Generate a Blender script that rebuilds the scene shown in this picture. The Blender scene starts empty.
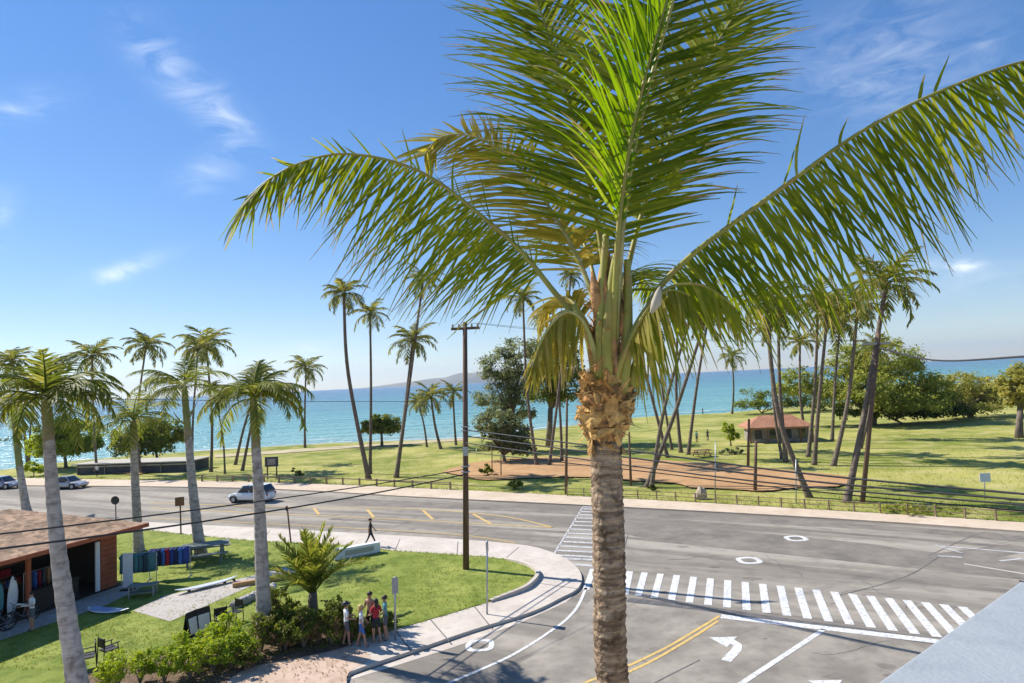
import bpy, bmesh, math, random
from mathutils import Vector, Matrix, noise
from mathutils.geometry import tessellate_polygon
R_ = random.Random(7)
sc = bpy.context.scene
COL = sc.collection
PI = math.pi

# ------------------------------------------------------------------ camera
H = 10.0
F_PX = 626.0
PITCH = math.radians(3.57)
ROLL = math.radians(2.72)
CAM = Vector((0, 0, H))
fw = Vector((0, math.cos(PITCH), math.sin(PITCH)))
r0 = Vector((1, 0, 0))
u0 = Vector((0, -math.sin(PITCH), math.cos(PITCH)))
RT = math.cos(ROLL) * r0 - math.sin(ROLL) * u0
UP = math.sin(ROLL) * r0 + math.cos(ROLL) * u0

def ray(px, py):
    return fw + RT * ((px - 512) / F_PX) - UP * ((py - 341.5) / F_PX)
def G(px, py, z=0.0):
    d = ray(px, py)
    return CAM + d * ((z - H) / d.z)
def PY(px, py, Y):
    d = ray(px, py)
    return CAM + d * (Y / d.y)

cam = bpy.data.cameras.new('camera')
cam.sensor_width = 36
cam.lens = F_PX / 1024 * 36
cam.clip_start = 0.05
cam.clip_end = 60000
camo = bpy.data.objects.new('camera', cam)
m = Matrix.Identity(4)
for i in range(3):
    m[i][0] = RT[i]; m[i][1] = UP[i]; m[i][2] = -fw[i]; m[i][3] = CAM[i]
camo.matrix_world = m
COL.objects.link(camo)
sc.camera = camo

# ------------------------------------------------------------------ materials
def newmat(name):
    mt = bpy.data.materials.new(name)
    mt.use_nodes = True
    nt = mt.node_tree
    b = nt.nodes['Principled BSDF']
    return mt, nt, b

def noise_mat(name, c1, c2, scale=1.0, rough=0.85, c3=None, scale2=None, stretch=None, rotz=0,
              bump=0.0, bscale=None, spec=0.3, metallic=0.0, lo=0.35, hi=0.65, coat=0, mix3=0.6, geo=True):
    mt, nt, b = newmat(name)
    N = nt.nodes; L = nt.links
    if geo:
        tc = N.new('ShaderNodeNewGeometry'); src = tc.outputs['Position']
    else:
        tc = N.new('ShaderNodeTexCoord'); src = tc.outputs['Object']
    mp = N.new('ShaderNodeMapping')
    L.new(src, mp.inputs['Vector'])
    if rotz:
        rz = N.new('ShaderNodeMapping'); rz.inputs['Rotation'].default_value = (0, 0, rotz)
        L.new(src, rz.inputs['Vector']); L.new(rz.outputs[0], mp.inputs['Vector'])
    if stretch: mp.inputs['Scale'].default_value = stretch
    n1 = N.new('ShaderNodeTexNoise'); n1.inputs['Scale'].default_value = scale
    n1.inputs['Detail'].default_value = 6; n1.inputs['Roughness'].default_value = 0.62
    L.new(mp.outputs[0], n1.inputs['Vector'])
    r1 = N.new('ShaderNodeMapRange'); r1.inputs[1].default_value = lo; r1.inputs[2].default_value = hi
    L.new(n1.outputs[0], r1.inputs[0])
    mx = N.new('ShaderNodeMix'); mx.data_type = 'RGBA'
    mx.inputs[6].default_value = (*c1, 1); mx.inputs[7].default_value = (*c2, 1)
    L.new(r1.outputs[0], mx.inputs[0])
    out = mx.outputs[2]
    if c3 is not None:
        n2 = N.new('ShaderNodeTexNoise'); n2.inputs['Scale'].default_value = scale2 or scale * 7
        n2.inputs['Detail'].default_value = 4
        L.new(src, n2.inputs['Vector'])
        r2 = N.new('ShaderNodeMapRange'); r2.inputs[1].default_value = 0.48; r2.inputs[2].default_value = 0.7
        r2.inputs[4].default_value = mix3
        L.new(n2.outputs[0], r2.inputs[0])
        m2 = N.new('ShaderNodeMix'); m2.data_type = 'RGBA'
        L.new(r2.outputs[0], m2.inputs[0]); L.new(out, m2.inputs[6]); m2.inputs[7].default_value = (*c3, 1)
        out = m2.outputs[2]
    L.new(out, b.inputs['Base Color'])
    b.inputs['Roughness'].default_value = rough
    b.inputs['Specular IOR Level'].default_value = spec
    b.inputs['Metallic'].default_value = metallic
    b.inputs['Coat Weight'].default_value = coat
    if bump:
        nb = N.new('ShaderNodeTexNoise'); nb.inputs['Scale'].default_value = bscale or scale * 10
        nb.inputs['Detail'].default_value = 5
        L.new(src, nb.inputs['Vector'])
        bp = N.new('ShaderNodeBump'); bp.inputs['Strength'].default_value = bump
        bp.inputs['Distance'].default_value = 0.05
        L.new(nb.outputs[0], bp.inputs['Height']); L.new(bp.outputs[0], b.inputs['Normal'])
    return mt

def plain(name, c, rough=0.6, spec=0.4, metallic=0, coat=0):
    k = 0.82
    return noise_mat(name, c, tuple(x * k for x in c), scale=9, rough=rough, spec=spec, metallic=metallic, coat=coat, geo=False)

def leaf_mat(name, c1, c2, trans=0.45, c3=None, tc=None, scale=1.3, rough=0.55, tscale=1.0):
    """leaf: mixed greens, thin and translucent"""
    mt, nt, b = newmat(name)
    N = nt.nodes; L = nt.links
    g = N.new('ShaderNodeNewGeometry')
    n1 = N.new('ShaderNodeTexNoise'); n1.inputs['Scale'].default_value = scale; n1.inputs['Detail'].default_value = 4
    L.new(g.outputs['Position'], n1.inputs['Vector'])
    r1 = N.new('ShaderNodeMapRange'); r1.inputs[1].default_value = .36; r1.inputs[2].default_value = .64
    L.new(n1.outputs[0], r1.inputs[0])
    mx = N.new('ShaderNodeMix'); mx.data_type = 'RGBA'
    mx.inputs[6].default_value = (*c1, 1); mx.inputs[7].default_value = (*c2, 1)
    L.new(r1.outputs[0], mx.inputs[0])
    out = mx.outputs[2]
    ri = g.outputs['Random Per Island']
    m2 = N.new('ShaderNodeMix'); m2.data_type = 'RGBA'
    c3 = c3 or tuple(min(1, x * 1.5) for x in c2)
    m2.inputs[7].default_value = (*c3, 1)
    mr = N.new('ShaderNodeMapRange'); mr.inputs[1].default_value = .55; mr.inputs[2].default_value = 1.0; mr.inputs[4].default_value = .8
    L.new(ri, mr.inputs[0]); L.new(mr.outputs[0], m2.inputs[0]); L.new(out, m2.inputs[6])
    out = m2.outputs[2]
    L.new(out, b.inputs['Base Color'])
    b.inputs['Roughness'].default_value = rough
    b.inputs['Specular IOR Level'].default_value = 0.10
    t = N.new('ShaderNodeBsdfTranslucent')
    hs = N.new('ShaderNodeHueSaturation'); hs.inputs['Saturation'].default_value = 1.1; hs.inputs['Value'].default_value = 1.7 * tscale
    hs.inputs['Hue'].default_value = 0.485
    L.new(out, hs.inputs['Color']); L.new(hs.outputs[0], t.inputs['Color'])
    ms = N.new('ShaderNodeMixShader'); ms.inputs[0].default_value = trans
    L.new(b.outputs[0], ms.inputs[1]); L.new(t.outputs[0], ms.inputs[2])
    L.new(ms.outputs[0], N['Material Output'].inputs['Surface'])
    return mt

ROADROT = math.radians(27)
M = {}
M['asphalt'] = noise_mat('asphalt', (0.200, 0.175, 0.143), (0.363, 0.318, 0.259), scale=.25, c3=(0.134, 0.117, 0.095), scale2=1.1, stretch=(.18, 1.7, 1), rotz=ROADROT, rough=.9, bump=.35, bscale=30, mix3=.38, lo=.40, hi=.60)
M['asphalt_dark'] = noise_mat('asphalt_dark', (0.152, 0.133, 0.110), (0.243, 0.211, 0.174), scale=.5, rough=.9, c3=(0.291, 0.253, 0.208), scale2=1.6, bump=.35, bscale=30, mix3=.38)
M['asphalt_side'] = noise_mat('asphalt_side', (0.212, 0.186, 0.152), (0.351, 0.307, 0.250), scale=.4, c3=(0.146, 0.128, 0.104), scale2=1.7, rough=.9, bump=.35, bscale=30, mix3=.38, lo=.38, hi=.62)
M['concrete'] = noise_mat('concrete', (.50, .43, .36), (.60, .53, .45), scale=.6, c3=(.38, .32, .27), scale2=3, rough=.9, bump=.15, bscale=20, mix3=.4)
M['concrete_grey'] = noise_mat('concrete_grey', (.36, .335, .31), (.46, .43, .40), scale=.8, c3=(.28, .26, .24), scale2=4, rough=.9, bump=.15, bscale=20, mix3=.4)
M['path'] = noise_mat('path', (.40, .355, .315), (.46, .415, .37), scale=.5, c3=(.34, .30, .265), scale2=2.5, rough=.9, bump=.1, bscale=20, mix3=.4)
M['shoulder'] = noise_mat('shoulder', (.52, .41, .29), (.62, .50, .38), scale=.35, c3=(.42, .33, .23), scale2=1.6, rough=.95, bump=.2, bscale=12, mix3=.5)
M['pink_dirt'] = noise_mat('pink_dirt', (.47, .34, .25), (.58, .43, .33), scale=.5, c3=(.36, .25, .17), scale2=3, rough=.95, bump=.3, bscale=12)
M['mulch'] = noise_mat('mulch', (.10, .065, .04), (.21, .14, .09), scale=1.2, c3=(.05, .035, .022), scale2=9, rough=1, bump=.6, bscale=16)
M['dirt'] = noise_mat('dirt', (.40, .215, .09), (.50, .295, .14), scale=.3, c3=(.33, .21, .10), scale2=1.3, rough=.95, bump=.3, bscale=9, mix3=.7)
M['sand'] = noise_mat('sand', (.42, .34, .20), (.55, .45, .30), scale=.1, rough=.95, c3=(.30, .27, .12), scale2=.3)
M['lawn'] = noise_mat('lawn', (.155, .20, .032), (.30, .325, .075), scale=.4, c3=(.10, .145, .022), scale2=2.0, rough=.95, bump=1.0, bscale=14, spec=.15, mix3=.7)
M['park_lawn'] = noise_mat('park_lawn', (.175, .205, .032), (.39, .36, .10), scale=.085, c3=(.47, .40, .17), scale2=.4, rough=.95, bump=1.0, bscale=4, spec=.15, mix3=.75, lo=.40, hi=.62)
M['grassblade'] = leaf_mat('grassblade', (.12, .18, .02), (.22, .28, .04), trans=.3)
M['drygrass'] = leaf_mat('drygrass', (.30, .25, .08), (.42, .35, .13), trans=.3)
M['paint_white'] = noise_mat('paint_white', (.70, .69, .66), (.58, .565, .54), scale=1.5, c3=(.30, .29, .28), scale2=7, rough=.85, mix3=.75)
M['paint_worn'] = noise_mat('paint_worn', (.60, .58, .56), (.44, .43, .42), scale=1.0, c3=(.20, .195, .19), scale2=6, rough=.85, mix3=.9)
M['paint_yellow'] = noise_mat('paint_yellow', (.66, .44, .13), (.56, .38, .13), scale=1.5, c3=(.25, .21, .15), scale2=8, rough=.85, mix3=.6)
M['tar_and_shadow'] = noise_mat('tar_and_shadow', (.085, .08, .076), (.15, .143, .137), scale=3, rough=.85)
M['pole_wood'] = noise_mat('pole_wood', (.10, .062, .042), (.17, .105, .07), scale=2, stretch=(6, 6, .4), rough=.9)
M['cable'] = plain('cable', (.035, .035, .037), .6)
M['steel'] = plain('steel', (.42, .44, .45), .4, metallic=.6)
M['ceramic'] = plain('ceramic', (.35, .33, .30), .4)
M['ppt_trunk'] = noise_mat('palm_trunk', (.11, .085, .062), (.21, .165, .125), scale=1.2, stretch=(1, 1, 4), rough=.95, c3=(.09, .07, .055), scale2=5, bump=.4, bscale=8)
M['royal_trunk'] = noise_mat('royal_trunk', (.32, .275, .235), (.52, .46, .41), scale=1.0, stretch=(1, 1, 7), rough=.9, c3=(.15, .125, .105), scale2=5, bump=.4, bscale=10, mix3=.7)
M['crownshaft'] = noise_mat('crownshaft', (.17, .185, .045), (.27, .26, .08), scale=1, stretch=(2, 2, .8), rough=.6, c3=(.28, .22, .13), scale2=4, bump=.2)
M['far_frond'] = leaf_mat('far_frond', (.09, .115, .022), (.20, .21, .04), trans=.4, c3=(.38, .33, .09), scale=.5)
M['royal_frond'] = leaf_mat('royal_frond', (.085, .12, .02), (.19, .22, .035), trans=.42, c3=(.36, .33, .08), scale=.8)
M['main_leaf'] = leaf_mat('main_leaf', (.09, .135, .013), (.165, .21, .022), trans=.48, c3=(.31, .31, .05), scale=1.6, rough=.58)
M['main_leaf_lit'] = leaf_mat('main_leaf_lit', (.10, .20, .014), (.17, .27, .025), trans=.5, c3=(.27, .33, .05), scale=2, rough=.55, tscale=1.0)  # brighter copy of the leaf green, sunlight on the turned half painted in
M['main_leaf_mid'] = leaf_mat('main_leaf_mid', (.15, .20, .02), (.24, .27, .03), trans=.5, c3=(.38, .36, .06), scale=2, rough=.58)
M['main_leaf_old'] = leaf_mat('main_leaf_old', (.24, .24, .035), (.40, .34, .06), trans=.5, c3=(.52, .42, .12), scale=2, rough=.55)
M['midrib'] = noise_mat('midrib', (.36, .36, .10), (.48, .42, .17), scale=3, rough=.5, c3=(.28, .22, .08), scale2=9)
M['midrib_green'] = noise_mat('midrib_green', (.24, .235, .04), (.36, .33, .07), scale=3, rough=.5, c3=(.40, .23, .08), scale2=7)
M['boot'] = noise_mat('boot', (.46, .24, .07), (.68, .43, .16), scale=5, rough=.95, c3=(.13, .065, .025), scale2=12, bump=.6, bscale=30, mix3=.9)
M['fibre'] = noise_mat('fibre', (.40, .20, .075), (.56, .31, .13), scale=6, stretch=(1, 1, .3), rough=.95, c3=(.16, .085, .04), scale2=16, bump=.5, bscale=30, mix3=.8)
M['bark_main'] = noise_mat('bark_main', (.17, .112, .068), (.46, .335, .22), scale=2.6, stretch=(1, 1, 9), rough=.97, c3=(.075, .045, .025), scale2=13, bump=.9, bscale=26, mix3=.85, lo=.40, hi=.62)
M['spathe'] = plain('spathe', (.50, .45, .34), .7)
M['tree_bark'] = noise_mat('tree_bark', (.13, .10, .08), (.22, .18, .14), scale=1.5, rough=.95, bump=.4)
M['leaf_olive'] = leaf_mat('leaf_olive', (.125, .17, .03), (.29, .32, .06), trans=.46, c3=(.48, .45, .13), scale=.25)
M['leaf_yellow'] = leaf_mat('leaf_yellow', (.19, .22, .042), (.38, .36, .085), trans=.46, c3=(.52, .44, .16), scale=.25)
M['leaf_dark'] = leaf_mat('leaf_dark', (.05, .075, .016), (.11, .14, .03), trans=.25, c3=(.20, .21, .055), scale=.3)
M['leaf_green'] = leaf_mat('leaf_green', (.14, .21, .022), (.28, .34, .04), trans=.48, c3=(.38, .41, .07), scale=.3)
M['leaf_grey'] = leaf_mat('leaf_grey', (.10, .13, .055), (.21, .23, .10), trans=.46, c3=(.36, .36, .2), scale=.3)
M['leaf_lime'] = leaf_mat('leaf_lime', (.16, .25, .018), (.34, .42, .04), trans=.4, c3=(.45, .47, .08), scale=.9)
M['leaf_red'] = leaf_mat('leaf_red', (.09, .10, .03), (.22, .13, .06), trans=.25, c3=(.36, .19, .10), scale=1.2)
M['leaf_hedge'] = leaf_mat('leaf_hedge', (.075, .115, .02), (.17, .21, .035), trans=.46, c3=(.30, .30, .07), scale=1.2)
M['leaf_dry'] = leaf_mat('leaf_dry', (.16, .10, .04), (.28, .19, .08), trans=.2)
M['dry_sheath'] = noise_mat('dry_sheath', (.24, .19, .10), (.34, .28, .16), scale=1.5, rough=.9, c3=(.16, .17, .06), scale2=4)
M['leaf_tip'] = leaf_mat('leaf_tip', (.24, .19, .06), (.38, .30, .11), trans=.35)
M['shingle'] = noise_mat('shingle', (.30, .165, .085), (.44, .26, .15), scale=.9, c3=(.20, .105, .055), scale2=6, rough=.9, bump=.4, bscale=12)
def shingle_mat(name, c1, c2, c3):
    """courses of worn shingles"""
    mt = noise_mat(name, c1, c2, scale=.9, c3=c3, scale2=5, rough=.92)
    nt = mt.node_tree; N = nt.nodes; L = nt.links; b = N['Principled BSDF']
    g = N.new('ShaderNodeNewGeometry')
    sp = N.new('ShaderNodeSeparateXYZ'); L.new(g.outputs['Position'], sp.inputs[0])
    fr = N.new('ShaderNodeMath'); fr.operation = 'MULTIPLY'; fr.inputs[1].default_value = 14; L.new(sp.outputs[2], fr.inputs[0])
    f2 = N.new('ShaderNodeMath'); f2.operation = 'FRACT'; L.new(fr.outputs[0], f2.inputs[0])
    fl = N.new('ShaderNodeMath'); fl.operation = 'FLOOR'; L.new(fr.outputs[0], fl.inputs[0])
    cb = N.new('ShaderNodeCombineXYZ'); L.new(fl.outputs[0], cb.inputs[2])
    ml = N.new('ShaderNodeVectorMath'); ml.operation = 'MULTIPLY'; ml.inputs[1].default_value = (3.2, 3.2, 0); L.new(g.outputs['Position'], ml.inputs[0])
    ad = N.new('ShaderNodeVectorMath'); ad.operation = 'MULTIPLY_ADD'; ad.inputs[1].default_value = (7.3, 3.1, 5.7); L.new(cb.outputs[0], ad.inputs[0]); L.new(ml.outputs[0], ad.inputs[2])
    vo = N.new('ShaderNodeTexVoronoi'); vo.inputs['Scale'].default_value = 1; L.new(ad.outputs[0], vo.inputs['Vector'])
    base = b.inputs['Base Color'].links[0].from_socket
    hs = N.new('ShaderNodeHueSaturation'); L.new(base, hs.inputs['Color'])
    sx = N.new('ShaderNodeSeparateXYZ'); L.new(vo.outputs['Color'], sx.inputs[0])
    mr = N.new('ShaderNodeMapRange'); mr.inputs[3].default_value = .6; mr.inputs[4].default_value = 1.45; L.new(sx.outputs[0], mr.inputs[0])
    L.new(mr.outputs[0], hs.inputs['Value']); L.new(hs.outputs[0], b.inputs['Base Color'])
    bp = N.new('ShaderNodeBump'); bp.inputs['Strength'].default_value = .7; bp.inputs['Distance'].default_value = .06
    iv = N.new('ShaderNodeMath'); iv.operation = 'SUBTRACT'; iv.inputs[0].default_value = 1; L.new(f2.outputs[0], iv.inputs[1])
    L.new(iv.outputs[0], bp.inputs['Height']); L.new(bp.outputs[0], b.inputs['Normal'])
    return mt
M['shingle'] = shingle_mat('shingle', (.22, .14, .085), (.33, .215, .135), (.13, .082, .052))
M['red_wood'] = noise_mat('red_wood', (.33, .085, .04), (.42, .12, .055), scale=2, rough=.7)
M['brown_wood'] = noise_mat('brown_wood', (.15, .075, .04), (.22, .115, .06), scale=2, rough=.7)
M['interior_shade'] = plain('interior_shade', (.05, .038, .03), .9)  # near-black base colour paints the shade inside the shop
M['white'] = plain('white', (.78, .78, .77), .45)
M['boardwhite'] = plain('boardwhite', (.75, .76, .78), .25, coat=.4)
M['boardstripe'] = plain('boardstripe', (.30, .42, .62), .3)
M['boardwood'] = plain('boardwood', (.50, .27, .11), .4)
M['teal'] = plain('teal', (.06, .17, .19), .7)
M['dark_teal'] = plain('dark_teal', (.025, .055, .07), .7)
M['blue'] = plain('blue', (.025, .06, .28), .7)
M['navy'] = plain('navy', (.02, .03, .09), .7)
M['black'] = plain('black', (.02, .02, .022), .5)
M['rubber'] = plain('rubber', (.02, .02, .02), .8)
M['glass'] = plain('glass', (.02, .025, .03), .08, spec=.8)
M['car_white'] = plain('car_white', (.86, .86, .85), .25, coat=.6)
M['car_silver'] = plain('car_silver', (.48, .48, .47), .3, metallic=.4, coat=.6)
M['car_blue'] = plain('car_blue', (.32, .34, .42), .3, metallic=.3, coat=.6)
M['lamp_red'] = plain('lamp_red', (.4, .02, .02), .3)
M['lamp_clear'] = plain('lamp_clear', (.75, .75, .72), .15)
M['skin'] = plain('skin', (.46, .25, .16), .6)
M['skin_dark'] = plain('skin_dark', (.25, .13, .08), .6)
M['hair_dark'] = plain('hair_dark', (.03, .02, .016), .6)
M['hair_blond'] = plain('hair_blond', (.62, .42, .16), .6)
M['cloth_white'] = plain('cloth_white', (.75, .75, .74), .9)
M['cloth_red'] = plain('cloth_red', (.42, .025, .035), .9)
M['cloth_blue'] = plain('cloth_blue', (.06, .16, .46), .9)
M['cloth_dark'] = plain('cloth_dark', (.03, .03, .035), .9)
M['cloth_grey'] = plain('cloth_grey', (.12, .12, .14), .9)
M['cloth_teal'] = plain('cloth_teal', (.10, .28, .30), .9)
M['red_tile'] = noise_mat('red_tile', (.33, .15, .085), (.44, .22, .13), scale=1.2, rough=.9, c3=(.24, .11, .07), scale2=3, mix3=.8)
M['stone_wall'] = noise_mat('stone_wall', (.20, .17, .15), (.34, .30, .27), scale=1.2, rough=.95, c3=(.12, .1, .09), scale2=3)
M['shed_dark'] = noise_mat('shed_dark', (.05, .053, .057), (.085, .087, .09), scale=1, rough=.8)
M['shed_roof'] = noise_mat('shed_roof', (.38, .35, .29), (.48, .44, .37), scale=.6, rough=.9)
M['boulder'] = noise_mat('boulder', (.34, .27, .18), (.46, .38, .27), scale=2, rough=.95, bump=.6, bscale=5)
M['fence_wood'] = noise_mat('fence_wood', (.20, .145, .09), (.30, .22, .14), scale=2, rough=.9)
M['parapet'] = noise_mat('parapet', (.30, .325, .345), (.36, .38, .39), scale=1.1, c3=(.25, .27, .29), scale2=6, rough=.5, spec=.4, bump=.12, bscale=50, mix3=.5)
M['hill'] = noise_mat('hill', (.10, .11, .06), (.20, .17, .10), scale=.002, rough=1, c3=(.14, .12, .08), scale2=.006)

# ------------------------------------------------------------------ mesh builder
class MB:
    def __init__(self):
        self.v = []; self.f = []; self.mi = []; self.cur = 0
    def vert(self, p):
        self.v.append((p[0], p[1], p[2])); return len(self.v) - 1
    def face(self, idx):
        self.f.append(tuple(idx)); self.mi.append(self.cur)
    def quad(self, a, b, c, d):
        i = len(self.v)
        for p in (a, b, c, d): self.vert(p)
        self.face((i, i + 1, i + 2, i + 3))
    def box(self, c, s, rz=0, M4=None):
        cx, cy, cz = c; hx, hy, hz = s[0] / 2, s[1] / 2, s[2] / 2
        i = len(self.v)
        ca, sa = math.cos(rz), math.sin(rz)
        for dz in (-hz, hz):
            for dx, dy in ((-hx, -hy), (hx, -hy), (hx, hy), (-hx, hy)):
                p = Vector((cx + dx * ca - dy * sa, cy + dx * sa + dy * ca, cz + dz))
                if M4: p = M4 @ p
                self.vert(p)
        for q in ((0, 3, 2, 1), (4, 5, 6, 7), (0, 1, 5, 4), (1, 2, 6, 5), (2, 3, 7, 6), (3, 0, 4, 7)):
            self.face([i + k for k in q])
    def tube(self, pts, rad, n=8, cap=True):
        pts = [Vector(p) for p in pts]
        if not isinstance(rad, (list, tuple)): rad = [rad] * len(pts)
        i0 = len(self.v)
        ref = None
        for k, p in enumerate(pts):
            t = (pts[min(k + 1, len(pts) - 1)] - pts[max(k - 1, 0)]).normalized()
            if ref is None:
                ref = Vector((1, 0, 0)) if abs(t.x) < .8 else Vector((0, 1, 0))
            a = (ref - t * ref.dot(t)).normalized(); ref = a
            b = t.cross(a)
            for j in range(n):
                an = 2 * PI * j / n
                self.vert(p + (a * math.cos(an) + b * math.sin(an)) * rad[k])
        for k in range(len(pts) - 1):
            for j in range(n):
                j2 = (j + 1) % n
                self.face((i0 + k * n + j, i0 + k * n + j2, i0 + (k + 1) * n + j2, i0 + (k + 1) * n + j))
        if cap:
            self.face([i0 + j for j in range(n)][::-1])
            e = i0 + (len(pts) - 1) * n
            self.face([e + j for j in range(n)])
    def ball(self, c, r, nu=10, nv=6, sq=(1, 1, 1)):
        i0 = len(self.v)
        for a in range(nv + 1):
            th = PI * a / nv
            for b in range(nu):
                ph = 2 * PI * b / nu
                self.vert((c[0] + r * sq[0] * math.sin(th) * math.cos(ph), c[1] + r * sq[1] * math.sin(th) * math.sin(ph), c[2] + r * sq[2] * math.cos(th)))
        for a in range(nv):
            for b in range(nu):
                b2 = (b + 1) % nu
                self.face((i0 + a * nu + b, i0 + (a + 1) * nu + b, i0 + (a + 1) * nu + b2, i0 + a * nu + b2))
    def mesh(self, name, mats, smooth=False):
        me = bpy.data.meshes.new(name)
        me.from_pydata(self.v, [], self.f)
        if not isinstance(mats, (list, tuple)): mats = [mats]
        for q in mats: me.materials.append(q)
        if len(mats) > 1: me.polygons.foreach_set('material_index', self.mi)
        if smooth: me.polygons.foreach_set('use_smooth', [True] * len(me.polygons))
        me.update()
        return me
    def build(self, name, mats, parent=None, smooth=False, loc=None):
        return link(name, self.mesh(name, mats, smooth), parent, loc)

def link(name, me, parent=None, loc=None):
    o = bpy.data.objects.new(name, me); COL.objects.link(o)
    if parent: o.parent = parent
    if loc is not None: o.location = loc
    return o
def tag(o, label, cat=None, group=None):
    o['label'] = label
    if cat: o['category'] = cat
    if group: o['group'] = group
    return o
def empty(name, loc, label, cat, group=None, rz=0):
    o = bpy.data.objects.new(name, None); COL.objects.link(o)
    o.location = loc; o.rotation_euler = (0, 0, rz); o.empty_display_size = .2
    return tag(o, label, cat, group)
def struct(o, kind='structure'):
    o['kind'] = kind; return o
def copy_tree(o, parent=None):
    c = o.copy(); COL.objects.link(c)
    if parent: c.parent = parent
    for ch in list(o.children): copy_tree(ch, c)
    return c

def poly(name, pts, z, mat, thick=0.0, kind=True, parent=None):
    pts = [Vector((p[0], p[1], 0)) for p in pts]
    area = sum(pts[i].x * pts[(i + 1) % len(pts)].y - pts[(i + 1) % len(pts)].x * pts[i].y for i in range(len(pts)))
    if area < 0: pts.reverse()
    b = MB()
    for p in pts: b.vert((p.x, p.y, z))
    n = len(pts)
    for t in tessellate_polygon([pts]):
        a, c, d = t
        cr = (pts[c] - pts[a]).cross(pts[d] - pts[a]).z
        b.face(t if cr > 0 else (a, d, c))
    if thick:
        for p in pts: b.vert((p.x, p.y, z - thick))
        for i in range(n):
            j = (i + 1) % n
            b.face((n + i, n + j, j, i))
    o = b.build(name, mat, parent)
    if kind: struct(o)
    return o

def smoothline(pts, k=6):
    pts = [Vector(p) for p in pts]
    out = []
    for i in range(len(pts) - 1):
        p0 = pts[max(i - 1, 0)]; p1 = pts[i]; p2 = pts[i + 1]; p3 = pts[min(i + 2, len(pts) - 1)]
        for s in range(k):
            t = s / k
            out.append(0.5 * ((2 * p1) + (-p0 + p2) * t + (2 * p0 - 5 * p1 + 4 * p2 - p3) * t * t + (-p0 + 3 * p1 - 3 * p2 + p3) * t ** 3))
    out.append(pts[-1])
    return out

def ribbon(name, pts, w, z, mat, parent=None, kind=True, mb=None):
    b = mb or MB()
    pts = [Vector((p[0], p[1], z)) for p in pts]
    i0 = len(b.v)
    for k, p in enumerate(pts):
        t = (pts[min(k + 1, len(pts) - 1)] - pts[max(k - 1, 0)]).normalized()
        s = Vector((-t.y, t.x, 0)) * w / 2
        b.vert(p + s); b.vert(p - s)
    for k in range(len(pts) - 1):
        a = i0 + 2 * k
        b.face((a, a + 1, a + 3, a + 2))
    if mb: return
    o = b.build(name, mat, parent)
    if kind: struct(o)
    return o

# ------------------------------------------------------------------ ground, road, park, sea
def Gs(l, z=0): return [G(x, y, z) for x, y in l]

shore = Gs([(0, 471), (60, 463), (130, 456), (200, 451), (260, 447), (330, 443), (400, 440.5), (470, 438), (560, 427), (640, 417), (720, 413), (790, 407), (850, 402), (920, 398), (980, 393), (1024, 388)])
shore = [Vector((-420, 60, 0)), Vector((-200, 92, 0))] + shore + [shore[-1] + Vector((150, 60, 0)), Vector((1500, 400, 0))]
_s = []
for i in range(len(shore) - 1):
    for k in range(4):
        p = shore[i].lerp(shore[i + 1], k / 4)
        _s.append(p + Vector((0, .9 * noise.noise(p * .09), 0)))
shore = _s + [shore[-1]]
assert all(shore[i].x < shore[i + 1].x for i in range(len(shore) - 1))
# ground: one sheet of earth with the beach sloping under the water along the shore
b = MB()
n = len(shore)
rows = []
rows.append([Vector((p.x, -40, -.03)) for p in shore])
rows.append([Vector((p.x, p.y * .6, -.03)) for p in shore])
rows.append([Vector((p.x, p.y, -.02)) for p in shore])
for off, z in ((3, -.5), (8, -1.5), (40, -5)):
    rows.append([Vector((p.x - off * .25, p.y + off, z)) for p in shore])
ids = [[b.vert(p) for p in r] for r in rows]
for a in range(len(rows) - 1):
    for k in range(n - 1):
        b.face((ids[a][k], ids[a][k + 1], ids[a + 1][k + 1], ids[a + 1][k]))
struct(b.build('ground', M['sand'], smooth=False))

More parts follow.
